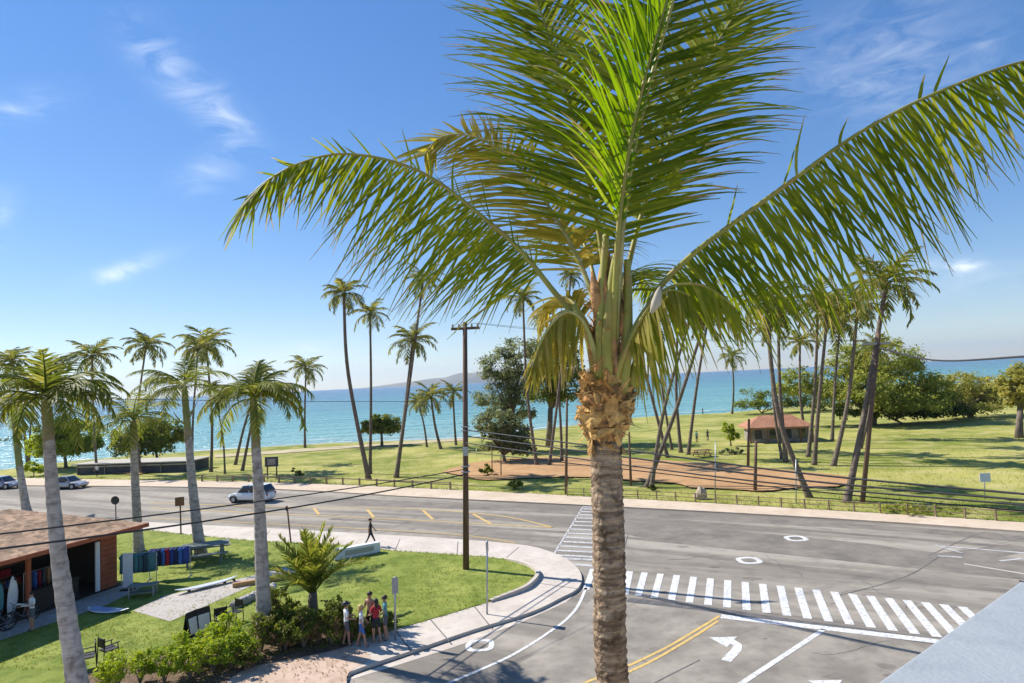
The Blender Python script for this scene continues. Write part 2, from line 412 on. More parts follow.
# sea
def sea_mat():
    mt, nt, b = newmat('sea_water')
    N = nt.nodes; L = nt.links
    g = N.new('ShaderNodeNewGeometry')
    sp = N.new('ShaderNodeSeparateXYZ'); L.new(g.outputs['Position'], sp.inputs[0])
    # distance offshore: y - 0.35 x
    mx = N.new('ShaderNodeMath'); mx.operation = 'MULTIPLY_ADD'; mx.inputs[1].default_value = -.42
    L.new(sp.outputs[0], mx.inputs[0]); L.new(sp.outputs[1], mx.inputs[2])
    mp = N.new('ShaderNodeMapping'); mp.inputs['Scale'].default_value = (.006, .02, 1); mp.inputs['Rotation'].default_value = (0, 0, -.25)
    L.new(g.outputs['Position'], mp.inputs[0])
    n1 = N.new('ShaderNodeTexNoise'); n1.inputs['Scale'].default_value = 1; n1.inputs['Detail'].default_value = 5
    L.new(mp.outputs[0], n1.inputs['Vector'])
    lg = N.new('ShaderNodeMath'); lg.operation = 'LOGARITHM'; lg.inputs[1].default_value = 10
    ab = N.new('ShaderNodeMath'); ab.operation = 'MAXIMUM'; ab.inputs[1].default_value = 10
    L.new(mx.outputs[0], ab.inputs[0]); L.new(ab.outputs[0], lg.inputs[0])
    ad = N.new('ShaderNodeMath'); ad.operation = 'MULTIPLY_ADD'; ad.inputs[1].default_value = .9
    L.new(n1.outputs[0], ad.inputs[0]); L.new(lg.outputs[0], ad.inputs[2])
    mr = N.new('ShaderNodeMapRange'); mr.inputs[1].default_value = 2.4; mr.inputs[2].default_value = 3.9
    L.new(ad.outputs[0], mr.inputs[0])
    cr = N.new('ShaderNodeValToRGB'); e = cr.color_ramp.elements
    e[0].position = 0; e[0].color = (.24, .36, .31, 1)
    e[1].position = 1; e[1].color = (.042, .12, .20, 1)
    for p, c in ((.12, (.15, .34, .31, 1)), (.32, (.085, .27, .265, 1)), (.48, (.06, .205, .232, 1)), (.68, (.052, .165, .225, 1))):
        q = e.new(p); q.color = c
    L.new(mr.outputs[0], cr.inputs[0])
    L.new(cr.outputs[0], b.inputs['Base Color'])
    b.inputs['Roughness'].default_value = .22
    b.inputs['IOR'].default_value = 1.33
    b.inputs['Specular IOR Level'].default_value = .4
    nb = N.new('ShaderNodeTexNoise'); nb.inputs['Scale'].default_value = .5; nb.inputs['Detail'].default_value = 5
    L.new(g.outputs['Position'], nb.inputs['Vector'])
    nb2 = N.new('ShaderNodeTexNoise'); nb2.inputs['Scale'].default_value = 1; nb2.inputs['Detail'].default_value = 3
    mp2 = N.new('ShaderNodeMapping'); mp2.inputs['Scale'].default_value = (.02, .11, 1); mp2.inputs['Rotation'].default_value = (0, 0, -.3)
    L.new(g.outputs['Position'], mp2.inputs[0]); L.new(mp2.outputs[0], nb2.inputs['Vector'])
    s = N.new('ShaderNodeMath'); s.operation = 'MULTIPLY_ADD'; s.inputs[1].default_value = 4
    L.new(nb2.outputs[0], s.inputs[0]); L.new(nb.outputs[0], s.inputs[2])
    bp = N.new('ShaderNodeBump'); bp.inputs['Strength'].default_value = 1.0; bp.inputs['Distance'].default_value = 1.1
    L.new(s.outputs[0], bp.inputs['Height']); L.new(bp.outputs[0], b.inputs['Normal'])
    return mt
b = MB()
near = [Vector((p.x - 1, p.y + 4.5, -1.0)) for p in shore]
near = [Vector((-14000, 60, -1.0))] + near + [Vector((14000, 400, -1.0))]
rws = [near] + [[Vector((p.x, yy, -1.0)) for p in near] for yy in (700, 3000, 15000)]
ids = [[b.vert(p) for p in r] for r in rws]
for a in range(3):
    for k in range(len(near) - 1):
        b.face((ids[a][k], ids[a][k + 1], ids[a + 1][k + 1], ids[a + 1][k]))
struct(b.build('sea', sea_mat()))
# surf: broken lines of foam along the beach
b = MB()
rr = random.Random(3)
for (off, nseg) in ((5.2, 70), (8, 40), (13, 26), (22, 14)):
    for _ in range(nseg):
        k = rr.randrange(6, n - 12)
        ln = rr.randrange(1, 4)
        seg = [shore[j] + Vector((-off * .2, off + rr.uniform(-.6, .6), 0)) for j in range(k, k + ln + 1)]
        ribbon('', smoothline(seg, 4), rr.uniform(.35, 1.2), -.97 + .002 * rr.random(), None, mb=b)
struct(b.build('surf_foam', M['white']), 'stuff')

# far island
b = MB()
NX, NYY = 80, 14
isl = []
for j in range(NYY + 1):
    row = []
    for i in range(NX + 1):
        u = i / NX; v = j / NYY
        x = -2700 + u * 5200; y = 9300 + v * 1500 + 500 * u
        prof = (0.30 * math.sin(min(1, u * 3.2) * PI * .5) ** .8 * min(1, u * 6) + .72 * math.exp(-((u - .46) / .16) ** 2) + .3 * math.exp(-((u - .72) / .12) ** 2))
        prof *= max(0, min(1, (1 - u) * 4))
        h = 215 * prof * math.sin(PI * v) ** .8 * (1 + .35 * noise.noise(Vector((u * 14, v * 4, 1))))
        row.append(b.vert((x, y, -3 + max(0, h))))
    isl.append(row)
for j in range(NYY):
    for i in range(NX):
        b.face((isl[j][i], isl[j][i + 1], isl[j + 1][i + 1], isl[j + 1][i]))
struct(b.build('far_island_hill', M['hill'], smooth=True))

# road
K_far = Gs([(0, 486), (60, 486.5), (130, 487), (190, 487.8), (256, 489), (330, 492.5), (400, 497), (510, 502.5), (620, 508), (720, 513.3), (820, 519), (920, 525.5), (1024, 533)])
dl = (K_far[0] - K_far[1]).normalized(); dr = (K_far[-1] - K_far[-3]).normalized()
K_far = [K_far[0] + dl * 150] + K_far + [K_far[-1] + dr * 25, K_far[-1] + dr * 80]
P_line = Gs([(0, 478), (60, 479.5), (130, 480.5), (190, 481.3), (256, 482.5), (330, 485), (400, 488), (510, 493.5), (620, 499.5), (720, 505), (820, 511), (920, 517), (1024, 524)])
P_line = [P_line[0] + dl * 150] + P_line + [P_line[-1] + dr * 25, P_line[-1] + dr * 80]
road = [Vector((K_far[0].x, -30, 0)), Vector((K_far[-1].x, -30, 0))] + K_far[::-1]
poly('road', road, 0.0, M['asphalt'])
poly('park_sidewalk', K_far + P_line[::-1], 0.11, M['shoulder'], thick=.15)
# park lawn from walk to the shore, gently uneven
b = MB()
far_edge = []
NP = 150
def resample(pts, k):
    L = [0]
    for i in range(len(pts) - 1): L.append(L[-1] + (pts[i + 1] - pts[i]).length)
    out = []
    for s in range(k + 1):
        d = L[-1] * s / k; i = 0
        while i < len(L) - 2 and L[i + 1] < d: i += 1
        t = (d - L[i]) / max(1e-6, L[i + 1] - L[i])
        out.append(pts[i].lerp(pts[i + 1], t))
    return out
def yat(pts, x):
    for i in range(len(pts) - 1):
        if pts[i].x <= x <= pts[i + 1].x:
            return pts[i].y + (pts[i + 1].y - pts[i].y) * (x - pts[i].x) / (pts[i + 1].x - pts[i].x)
    return pts[0].y if x < pts[0].x else pts[-1].y
def shore_y(x): return yat(shore, x)
x0 = P_line[0].x; x1 = P_line[-1].x
def lawn_z(x, y):
    return .13 + .10 * max(0, noise.noise(Vector((x * .05, y * .06, 3))) + .3)
ext_top = lambda x: shore_y(x) - .8
ids = []
NV = 26
P_ext = P_line + [Vector((700, -60, 0))]
for i in range(NP + 1):
    x = x0 + (420 - x0) * i / NP
    y0 = yat(P_ext, x); y1 = ext_top(x) + 1.6 * noise.noise(Vector((x * .13, 0, 0)))
    ids.append([b.vert((x, y0 + (y1 - y0) * j / NV, .118 if j == 0 else (0.02 if j == NV else lawn_z(x, y0 + (y1 - y0) * j / NV)))) for j in range(NV + 1)])
for i in range(NP):
    for j in range(NV):
        b.face((ids[i][j], ids[i + 1][j], ids[i + 1][j + 1], ids[i][j + 1]))
struct(b.build('park_lawn', M['park_lawn'], smooth=True))
# bare earth court in the park
def wob(pts, amp, k=5, seed=0):
    pts = smoothline([*pts, pts[0]], k)[:-1]
    return [p + Vector((noise.noise(p * .4 + Vector((seed, 0, 0))), noise.noise(p * .4 + Vector((0, seed, 9))), 0)) * amp for p in pts]
def drape(name, pts, mat, dz=.03, steps=40):
    """a thin sheet that follows the lawn"""
    me_pts = [Vector((p[0], p[1])) for p in pts]
    bm = bmesh.new()
    vs = [bm.verts.new((p.x, p.y, 0)) for p in me_pts]
    bm.faces.new(vs)
    bmesh.ops.triangulate(bm, faces=bm.faces)
    for _ in range(3):
        bmesh.ops.subdivide_edges(bm, edges=[e for e in bm.edges if e.calc_length() > 1.5], cuts=1, use_grid_fill=True)
        bmesh.ops.triangulate(bm, faces=bm.faces)
    for v in bm.verts: v.co.z = lawn_z(v.co.x, v.co.y) + dz
    bmesh.ops.recalc_face_normals(bm, faces=bm.faces)
    me = bpy.data.meshes.new(name); bm.to_mesh(me); bm.free()
    if me.polygons[0].normal.z < 0: me.flip_normals()
    me.materials.append(mat)
    return struct(link(name, me))
drape('dirt_court', wob(Gs([(440, 474), (480, 464), (540, 459), (600, 460), (680, 464), (760, 470), (850, 480), (838, 489), (790, 492), (745, 494), (690, 489), (640, 483), (560, 479), (490, 482)]), .8, seed=4), M['dirt'], .13)
drape('dirt_court', wob(Gs([(100, 474), (120, 470), (150, 470), (140, 476)]), .5, seed=8), M['dirt'], .13)
drape('beach_path', Gs([(215, 459), (300, 453.5), (380, 447.5), (465, 441.5), (465, 439.5), (380, 445), (300, 450.5), (215, 456)]), M['sand'], .08)

# near side: corner walk with lawn on top
outer = Gs([(147, 523.5), (200, 526.5), (290, 531), (375, 536), (456, 541), (519, 546.5), (545, 552), (566, 561), (578, 571), (582, 580), (580, 588), (574, 594), (562, 600), (531, 615), (474, 632.5), (412, 654), (370, 668), (330, 683)])
outer = smoothline(outer, 4)
e0 = outer[-1] + (outer[-1] - outer[-6]).normalized() * 12
eL = outer[0] + Vector((-.93, .37, 0)) * 110
poly('sidewalk', [eL] + outer + [e0, Vector((-70, e0.y, 0)), Vector((eL.x, 10, 0))], .13, M['concrete'], thick=.2)
lawn_e = Gs([(147, 530.5), (203, 536.5), (254, 541), (335, 545), (375, 549), (400, 551.5), (456, 555), (504, 559.5), (528, 567), (537, 575), (530, 585), (519, 592), (459, 611), (400, 628), (345, 643), (300, 652), (240, 662), (190, 690), (150, 715)], .13)
lawn_e = smoothline(lawn_e, 4)
ll = lawn_e[0] + Vector((-.93, .37, 0)) * 60
poly('lawn', [ll] + lawn_e + [Vector((-40, lawn_e[-1].y, 0)), Vector((ll.x, lawn_e[-1].y, 0))], .155, M['lawn'], thick=.1)
# low kerb round the tip of the lawn
b = MB()
tip = smoothline(Gs([(504, 559), (528, 566.5), (538, 575.5), (531, 586), (519, 592.5), (490, 602)], .13), 5)
for k in range(len(tip) - 1):
    a, c = tip[k], tip[k + 1]
    t = (c - a).normalized(); s = Vector((-t.y, t.x, 0)) * .09
    zz = Vector((0, 0, .22 * math.sin(PI * (k + .5) / len(tip)) ** .4))
    b.quad(a + s + zz, a - s + zz, c - s + zz, c + s + zz)
    for sg in (1, -1):
        q = s * sg
        b.quad(a + q, c + q, c + q + zz, a + q + zz)
struct(b.build('lawn_kerb', M['concrete']))
# walk joints; the line from the lawn tip paints the pole's shadow
b = MB()
for (p, q) in (((400, 539), (395, 551)), ((330, 533), (322, 544)), ((458, 541.5), (457, 555)), ((519, 547), (505, 559)), ((540, 583.5), (580.5, 589)), ((474, 606), (490, 626)), ((430, 619), (449, 641)), ((270, 530.5), (262, 541)), ((395, 630), (412, 652))):
    ribbon('', [G(*p, .13), G(*q, .13)], .05, .134, None, mb=b)
struct(b.build('walk_joint_and_shadow', M['tar_and_shadow']))
poly('gutter_strip', Gs([(330, 686), (400, 664.5), (453, 647.5), (519, 623.5), (566, 602.5), (580, 589.5), (574, 595), (562, 601), (531, 616), (474, 634), (412, 655.5), (345, 679), (320, 688)]), .006, M['concrete'])
poly('dirt_verge', wob(Gs([(345, 646), (300, 656), (248, 668), (200, 700), (330, 700), (352, 672), (372, 655)], .13), .3, seed=2), .136, M['pink_dirt'])
poly('planting_bed', wob(Gs([(352, 640), (330, 632), (282, 625), (240, 640), (190, 650), (90, 672), (60, 700), (200, 700), (240, 672), (300, 657), (345, 647)], .155), .3, seed=5), .162, M['mulch'])
poly('shop_path', Gs([(133, 611), (164, 596), (205, 587), (256, 575), (284, 567), (296, 572), (256, 584), (170, 621.5)], .155), .165, M['path'])

# markings
def stripes(name, quads, mat, z=.012):
    b = MB()
    for q in quads:
        b.quad(*[Vector((p.x, p.y, z)) for p in q])
    return struct(b.build(name, mat))
q = []
N1 = 20
for i in range(N1):
    t = i / 19.0
    # stripe tops and bottoms follow two lines of the photograph, unprojected to the road
    xt = 630 + (962 - 630) * (t ** 1.06); yt = 571.5 + (607 - 571.5) * (t ** 1.2)
    xb = 625 + (1005 - 625) * (t ** 1.14); yb = 594.5 + (647 - 594.5) * (t ** 1.2)
    A = G(xt, yt); B = G(xb, yb)
    w = Vector((.15, -.06, 0))
    q.append((A - w, B - w, B + w, A + w))
# near corner stripe left of the palm trunk
A = G(593, 569); B = G(586, 590); w = Vector((.15, -.04, 0)); q.append((A - w, B - w, B + w, A + w))
A = G(612, 570.5); B = G(606, 592); q.append((A - w, B - w, B + w, A + w))
stripes('crosswalk', q, M['paint_white'])
q = []
for i in range(14):
    t = i / 13
    yl = 507 + (555 - 507) * t ** 1.25; xl = 583 + (554 - 583) * t ** 1.25
    xr = 621
    A = G(xl, yl); B = G(xr, yl + .9 + 2.6 * t)
    w = Vector((0, .17, 0))
    q.append((A + w, A - w, B - w, B + w))
for (xa, ya, xb) in ((562, 558.5, 616), (574, 564.5, 606)):
    A = G(xa, ya); B = G(xb, ya + 2.5); q.append((A + w, A - w, B - w, B + w))
stripes('crosswalk', q, M['paint_worn'])
b = MB(); ribbon('', Gs([(583, 507), (554, 554)]), .12, .012, None, mb=b)
struct(b.build('crosswalk_edge_line', M['paint_worn']))
ribbon('stop_line', Gs([(721, 616.5), (800, 625.5), (870, 633.5), (932, 641), (980, 648)]), .42, .012, M['paint_white'])
ribbon('lane_line', Gs([(824, 629.5), (747, 680), (700, 712)]), .2, .012, M['paint_white'])
ribbon('seam_and_wire_shadow', Gs([(628, 600), (700, 608), (800, 623), (870, 632), (940, 642.5)]) , .55, .006, M['tar_and_shadow'])  # dark strip along the stop line paints the shadow of the overhead wires
for dxy in (0, 1):
    pts = Gs([(720 - dxy * 2, 616 + dxy * 5), (700, 628 + dxy * 5), (675, 643 + dxy * 5), (652, 655 + dxy * 6), (628, 666 + dxy * 6.5), (590, 681 + dxy * 8), (545, 700 + dxy * 9)])
    ribbon('yellow_line', smoothline(pts, 4), .13, .012, M['paint_yellow'])
edge = smoothline(Gs([(586, 588), (578, 606), (566, 620), (549, 632.5), (530, 645), (507, 658), (478, 671), (447, 684), (400, 703)]), 5)
ribbon('edge_line', edge, .14, .012, M['paint_white'])
up = smoothline(Gs([(150, 503), (285, 507), (400, 508.5), (456, 511.5), (510, 517.5), (553, 527.5)]), 5)
lo = smoothline(Gs([(150, 508), (285, 514.3), (400, 519.5), (456, 522.5), (510, 525.5), (553, 527.5)]), 5)
ribbon('yellow_line', up, .16, .012, M['paint_yellow'])
ribbon('yellow_line', lo, .16, .012, M['paint_yellow'])
for (p, r) in (((423, 510.5), (433, 519.5)), ((473, 514), (491, 524)), ((367, 509.5), (374, 517.5)), ((314, 508.5), (319, 514.5))):
    ribbon('yellow_hatch', Gs([p, r]), .22, .0125, M['paint_yellow'])
ribbon('shoulder_line', smoothline(Gs([(150, 518), (300, 525.5), (400, 531), (470, 536), (515, 543)]), 4), .12, .012, M['paint_yellow'])
poly('asphalt_patch', wob(Gs([(620, 522), (760, 533), (900, 548), (1040, 566), (1040, 578), (880, 562), (740, 547), (620, 534)]), .35, seed=3), .004, M['asphalt_dark'])
poly('asphalt_patch', wob(Gs([(340, 498), (620, 511), (860, 524), (1060, 540), (1060, 545), (860, 529), (620, 516), (340, 502)]), .2, seed=6), .004, M['asphalt_dark'])
poly('asphalt_patch', wob(Gs([(628, 601), (930, 650), (800, 760), (380, 760), (470, 690), (560, 640), (590, 600)]), .2, seed=9), .003, M['asphalt_side'])
poly('asphalt_patch', Gs([(940, 553), (990, 559), (1040, 549), (1010, 544)]), .0045, M['asphalt_dark'])
for l in (((928, 556), (985, 532), (1010, 541)), ((830, 598), (905, 577), (940, 556)), ((700, 660), (655, 683), (600, 715)), ((628, 535), (622, 560), (618, 600))):
    ribbon('seam_and_wire_shadow', smoothline(Gs(l), 4), .055, .0075, M['tar_and_shadow'])
b = MB(); rr = random.Random(77)
def on_road(x, y): return Vector(G(x, y))
for _ in range(16):
    p = on_road(*rr.choice(((rr.uniform(330, 1000), rr.uniform(508, 530)), (rr.uniform(640, 960), rr.uniform(530, 680))))); a = rr.choice((-.48, -.48, 1.1, .3)) + rr.gauss(0, .25)
    pts = [p]
    for k in range(rr.randrange(8, 26)):
        a += rr.gauss(0, .22)
        pts.append(pts[-1] + Vector((math.cos(a), math.sin(a), 0)) * .22)
    ribbon('', pts, rr.uniform(.015, .032), .008 + .00003 * _, None, mb=b)
struct(b.build('asphalt_cracks', M['tar_and_shadow']), 'stuff')
b = MB()
for _ in range(60):
    p = on_road(*rr.choice(((rr.uniform(330, 1000), rr.uniform(508, 530)), (rr.uniform(640, 960), rr.uniform(530, 680))))); r = rr.uniform(.06, .32); i0 = len(b.v); k_ = 12
    for k in range(k_):
        q = r * rr.uniform(.6, 1.2); b.vert((p.x + q * 1.6 * math.cos(2 * PI * k / k_), p.y + q * math.sin(2 * PI * k / k_), .0065 + .00002 * _))
    b.face(range(i0, i0 + k_))
struct(b.build('oil_stains', M['asphalt_dark']), 'stuff')
for off in (0, 1, 2, 3):
    l = [(330, 503 + off * 8), (560, 513 + off * 9.5), (640, 518 + off * 10.5), (800, 530 + off * 12.5), (1060, 551 + off * 15.5)]
    ribbon('tyre_track', smoothline(Gs(l), 6), .5, .0052 + .0003 * off, M['asphalt_dark'])
ribbon('lane_line', Gs([(935, 545), (962, 553)]), .16, .012, M['paint_worn'])
for l in (((938, 556), (962, 557.5)), ((940, 546), (1060, 556)), ((1000, 561), (1020, 559), (1035, 562))):
    ribbon('lane_line', Gs(l), .18, .012, M['paint_worn'])
ribbon('worn_line', Gs([(964, 564), (1060, 580)]), .16, .012, M['concrete'])
# turn arrows
def arrow(c, sc_, ang, name='turn_arrow'):
    pts = [(-.18, -1.2), (.18, -1.2), (.2, -.1), (.05, .45), (-.35, .75), (-.35, 1.1), (-1.25, .45), (-.35, -.05), (-.35, .32), (-.2, .22), (-.16, -.1)]
    ca, sa = math.cos(ang), math.sin(ang)
    pts = [Vector((c.x + (x * ca - y * sa) * sc_, c.y + (x * sa + y * ca) * sc_, 0)) for x, y in pts]
    poly(name, pts, .012, M['paint_white'])
arrow(G(737, 649), .95, math.radians(-38))
arrow(G(846, 697), .95, math.radians(-40))
def ring(c, ro, ri, nm='valve_cover_marking'):
    b = MB(); ids = []
    for k in range(28):
        a = 2 * PI * k / 28
        rs = 1 / (abs(math.cos(a)) ** 3 + abs(math.sin(a)) ** 3) ** (1 / 3)
        ids.append((b.vert((c.x + ri * math.cos(a) * rs, c.y + ri * math.sin(a) * rs, .012)), b.vert((c.x + ro * math.cos(a) * rs, c.y + ro * math.sin(a) * rs, .012))))
    for k in range(28):
        j = (k + 1) % 28
        b.face((ids[k][0], ids[k][1], ids[j][1], ids[j][0]))
    struct(b.build(nm, M['paint_white']))
    b = MB(); ids = [b.vert((c.x + ri * .62 * math.cos(2 * PI * k / 20), c.y + ri * .62 * math.sin(2 * PI * k / 20), .009)) for k in range(20)]
    b.face(ids); struct(b.build('manhole_cover', M['asphalt_dark']))
ring(G(480, 645.5), .55, .34); ring(G(796, 538.5), .62, .36); ring(G(749, 560.5), .62, .36)

# loose grass tufts on the near lawn edges
b = MB(); rr = random.Random(11)
def tuft(b, c, h, k=5):
    for _ in range(k):
        a = rr.uniform(0, 2 * PI); l = rr.uniform(.5, 1) * h
        d = Vector((math.cos(a), math.sin(a), 0)); s = Vector((-d.y, d.x, 0)) * .012
        p = c + d * rr.uniform(0, .05)
        t = p + d * l * .5 + Vector((0, 0, l))
        i = len(b.v); b.vert(p - s); b.vert(p + s); b.vert(t); b.face((i, i + 1, i + 2))
ring_pts = [p for p in lawn_e]
for k in range(len(ring_pts) - 1):
    L = (ring_pts[k + 1] - ring_pts[k]).length
    for _ in range(int(L * 14)):
        p = ring_pts[k].lerp(ring_pts[k + 1], rr.random()) + Vector((rr.gauss(0, .05), rr.gauss(0, .05), 0))
        tuft(b, Vector((p.x, p.y, .15)), .10)
for _ in range(9000):
    p = G(rr.uniform(0, 540), rr.uniform(540, 660), .155)
    ok = False
    # inside the lawn outline
    pl = lawn_e + [Vector((-40, lawn_e[-1].y, 0)), ll]
    c = False; j = len(pl) - 1
    for i in range(len(pl)):
        if (pl[i].y > p.y) != (pl[j].y > p.y) and p.x < (pl[j].x - pl[i].x) * (p.y - pl[i].y) / (pl[j].y - pl[i].y) + pl[i].x: c = not c
        j = i
    if c: tuft(b, Vector((p.x, p.y, .15)), .055, 3)
struct(b.build('grass', M['grassblade']), 'stuff')
b = MB(); bd_ = MB(); rr = random.Random(12)
pl = lawn_e + [Vector((-40, lawn_e[-1].y, 0)), ll]
def inside(p, pl):
    c = False; j = len(pl) - 1
    for i in range(len(pl)):
        if (pl[i].y > p.y) != (pl[j].y > p.y) and p.x < (pl[j].x - pl[i].x) * (p.y - pl[i].y) / (pl[j].y - pl[i].y) + pl[i].x: c = not c
        j = i
    return c
for _ in range(9000):
    p = G(rr.uniform(0, 540), rr.uniform(540, 670), .155)
    if noise.noise(p * .5) < rr.uniform(-.5, .3) or not inside(p, pl): continue
    tuft(bd_ if rr.random() < .3 else b, Vector((p.x, p.y, .15)), rr.uniform(.06, .12), 4)
for _ in range(22000):
    p = G(rr.uniform(180, 1040), rr.uniform(425, 522), .15)
    if p.y < yat(P_ext, p.x) + .3 or p.y > ext_top(p.x): continue
    if noise.noise(p * .16) < rr.uniform(-.6, .5): continue
    tuft(bd_ if rr.random() < .4 else b, Vector((p.x, p.y, lawn_z(p.x, p.y) - .03)), rr.uniform(.12, .34), 4)
struct(b.build('grass_tufts', M['grassblade']), 'stuff')
struct(bd_.build('dry_grass', M['drygrass']), 'stuff')
b = MB()
for k in range(len(P_line) - 1):
    L = (P_line[k + 1] - P_line[k]).length
    if P_line[k].x < -75 or P_line[k].x > 45: continue
    for _ in range(int(L * 16)):
        p = P_line[k].lerp(P_line[k + 1], rr.random()) + Vector((rr.gauss(0, .12), abs(rr.gauss(0, .35)) - .1, 0))
        tuft(b, Vector((p.x, p.y, .1)), rr.uniform(.1, .32), 4)
struct(b.build('verge_grass', M['grassblade']), 'stuff')
#PART2

# ------------------------------------------------------------------ palm fronds
def frond(b, rib, pts, L0, npair, width, rnd, up=None, droop=1.0, segs=4, start=.12, both=(1, 1), sweep=.55, lift=.25, ribr=(.03, .006), lenf=None, gap=0.0, ribn=6, tuft=0.0, hang=0.0, tips=0.0):
    """pts: rachis polyline; adds leaflets to b and the midrib tube to rib"""
    n = len(pts)
    acc = [0]
    for i in range(n - 1): acc.append(acc[-1] + (pts[i + 1] - pts[i]).length)
    tot = acc[-1]
    if rib is not None:
        rib.tube(pts, [ribr[0] + (ribr[1] - ribr[0]) * (acc[i] / tot) ** .7 for i in range(n)], ribn)
    def at(t):
        d = t * tot
        i = 0
        while i < n - 2 and acc[i + 1] < d: i += 1
        u = (d - acc[i]) / max(1e-6, acc[i + 1] - acc[i])
        return pts[i].lerp(pts[i + 1], u), (pts[i + 1] - pts[i]).normalized()
    for k in range(npair):
        t = start + (1 - start) * (k + .5) / npair
        for sgn in (1, -1):
            amt = both[0] if sgn > 0 else both[1]
            if amt <= 0 or rnd.random() < gap: continue
            tt = min(.999, max(0, t + rnd.uniform(-.4, .4) / npair))
            p, T = at(tt)
            Uh = Vector(up) if up is not None else Vector((0, 0, 1))
            side = T.cross(Uh)
            if side.length < .05: side = Vector((1, 0, 0))
            side.normalize(); Nn = side.cross(T).normalized()
            lf = lenf(t) if lenf else (0.55 + .45 * math.sin(PI * min(1, (t - start) / (1 - start) * 1.15 + .12))) * (1 - .32 * max(0, t - .6) / .4)
            L = L0 * lf * amt * rnd.uniform(.8, 1.12) * (rnd.uniform(.45, .8) if rnd.random() < .07 else 1)
            sw = sweep + .5 * t + rnd.uniform(-.1, .1)
            up_now = tuft and rnd.random() < tuft
            if up_now: L *= rnd.uniform(.2, .45)
            d = (side * sgn * math.cos(sw) + T * math.sin(sw) + Nn * ((.7 if up_now else lift * (1 - .8 * max(0, t - .6) / .4 * (lift < -.6))) + rnd.uniform(-.2, .2) * (1 + abs(lift)))).normalized()
            if hang and not up_now: d = (d + Vector((0, 0, -hang * rnd.uniform(.7, 1.3)))).normalized()
            w0 = width * rnd.uniform(.8, 1.15)
            q = p.copy(); prev = None; dry = tips and rnd.random() < tips; dk = segs - rnd.choice((1, 1, 2))
            for s in range(segs + 1):
                u = s / segs
                wv = (T - d * T.dot(d))
                wv = wv.normalized() if wv.length > .05 else Nn
                ww = w0 * (.55 + .45 * min(1, u * 5)) * (1 - u ** 1.7) + .0015
                a = b.vert(q + wv * ww); c = b.vert(q - wv * ww)
                b.cur = 1 if dry and s > dk else 0
                if prev: b.face((prev[0], prev[1], c, a))
                prev = (a, c)
                q = q + d * (L / segs)
                d = (d + Vector((rnd.uniform(-.09, .09), rnd.uniform(-.09, .09), -.30 * droop * (.4 + u) * (L / max(.2, L0)) * (4 / segs)))).normalized()

def arc(az, e0, bend, L, k=9, tw=0):
    """frond spine from origin"""
    p = Vector((0, 0, 0)); out = [p.copy()]
    for i in range(k):
        u = (i + .5) / k
        e = e0 - bend * u ** 1.2
        a = az + tw * u
        p = p + Vector((math.cos(e) * math.cos(a), math.cos(e) * math.sin(a), math.sin(e))) * (L / k)
        out.append(p.copy())
    return out

# shared crowns for the coconut palms of the park, about 1 unit in radius
CROWNS = []
for s in range(7):
    rnd = random.Random(40 + s)
    b = MB()
    NF = 17 + s % 4
    for k in range(NF):
        az = k * 2.399 + rnd.uniform(-.2, .2)
        u = (k + .5) / NF
        e0 = math.radians(82 - 95 * u + rnd.uniform(-9, 9))
        frond(b, b, arc(az, e0, math.radians(70 + 35 * u), rnd.uniform(1.0, 1.28), 7), rnd.uniform(.36, .48), 19, .028, rnd, droop=1.3, segs=2, start=.12, ribr=(.017, .006), ribn=4, lift=-.25)
    for k in range(5):   # nuts and sheath
        a = k * 1.3
        b.ball((.07 * math.cos(a), .07 * math.sin(a), -.06), .05, 6, 4)
    CROWNS.append(b.mesh('crown', M['far_frond']))

pal_rnd = random.Random(99)
COCO = 'coconut palms in the beach park'
def coco(base, top, rpx, label, r=.17, dy=0, mid=None, name='coconut_palm', z=.14, squash=1.0):
    B = G(*base, z)
    T = PY(*top, B.y + dy)
    root = empty(name, B, label, 'palm tree', COCO)
    cr = rpx / F_PX * T.y
    if mid:
        Mi = PY(*mid, B.y + dy * .5)
    else:
        Mi = B.lerp(T, .45) + Vector((pal_rnd.uniform(-.035, .035), 0, 0)) * (T - B).length
    ctrl = [Vector((0, 0, -.15)), (Mi - B), (T - B)]
    pts = smoothline(ctrl, 9)
    nn = len(pts)
    rad = [r * (1.25 - .55 * (i / nn)) * (1 + .5 * math.exp(-i / 1.4)) for i in range(nn)]
    t = MB(); t.tube(pts, rad, 8); t.build('trunk', M['ppt_trunk'], root, smooth=True)
    c = link('crown', CROWNS[pal_rnd.randrange(len(CROWNS))], root, T - B)
    d = (pts[-1] - pts[-3]).normalized()
    q = Vector((0, 0, 1)).rotation_difference((d + Vector((0, 0, 1.2))).normalized())
    c.rotation_mode = 'QUATERNION'
    from mathutils import Quaternion
    c.rotation_quaternion = q @ Quaternion((0, 0, 1), pal_rnd.uniform(0, 6.28))
    k = cr * 1.12
    c.scale = (k, k, k * 1.02 * squash)
    return root

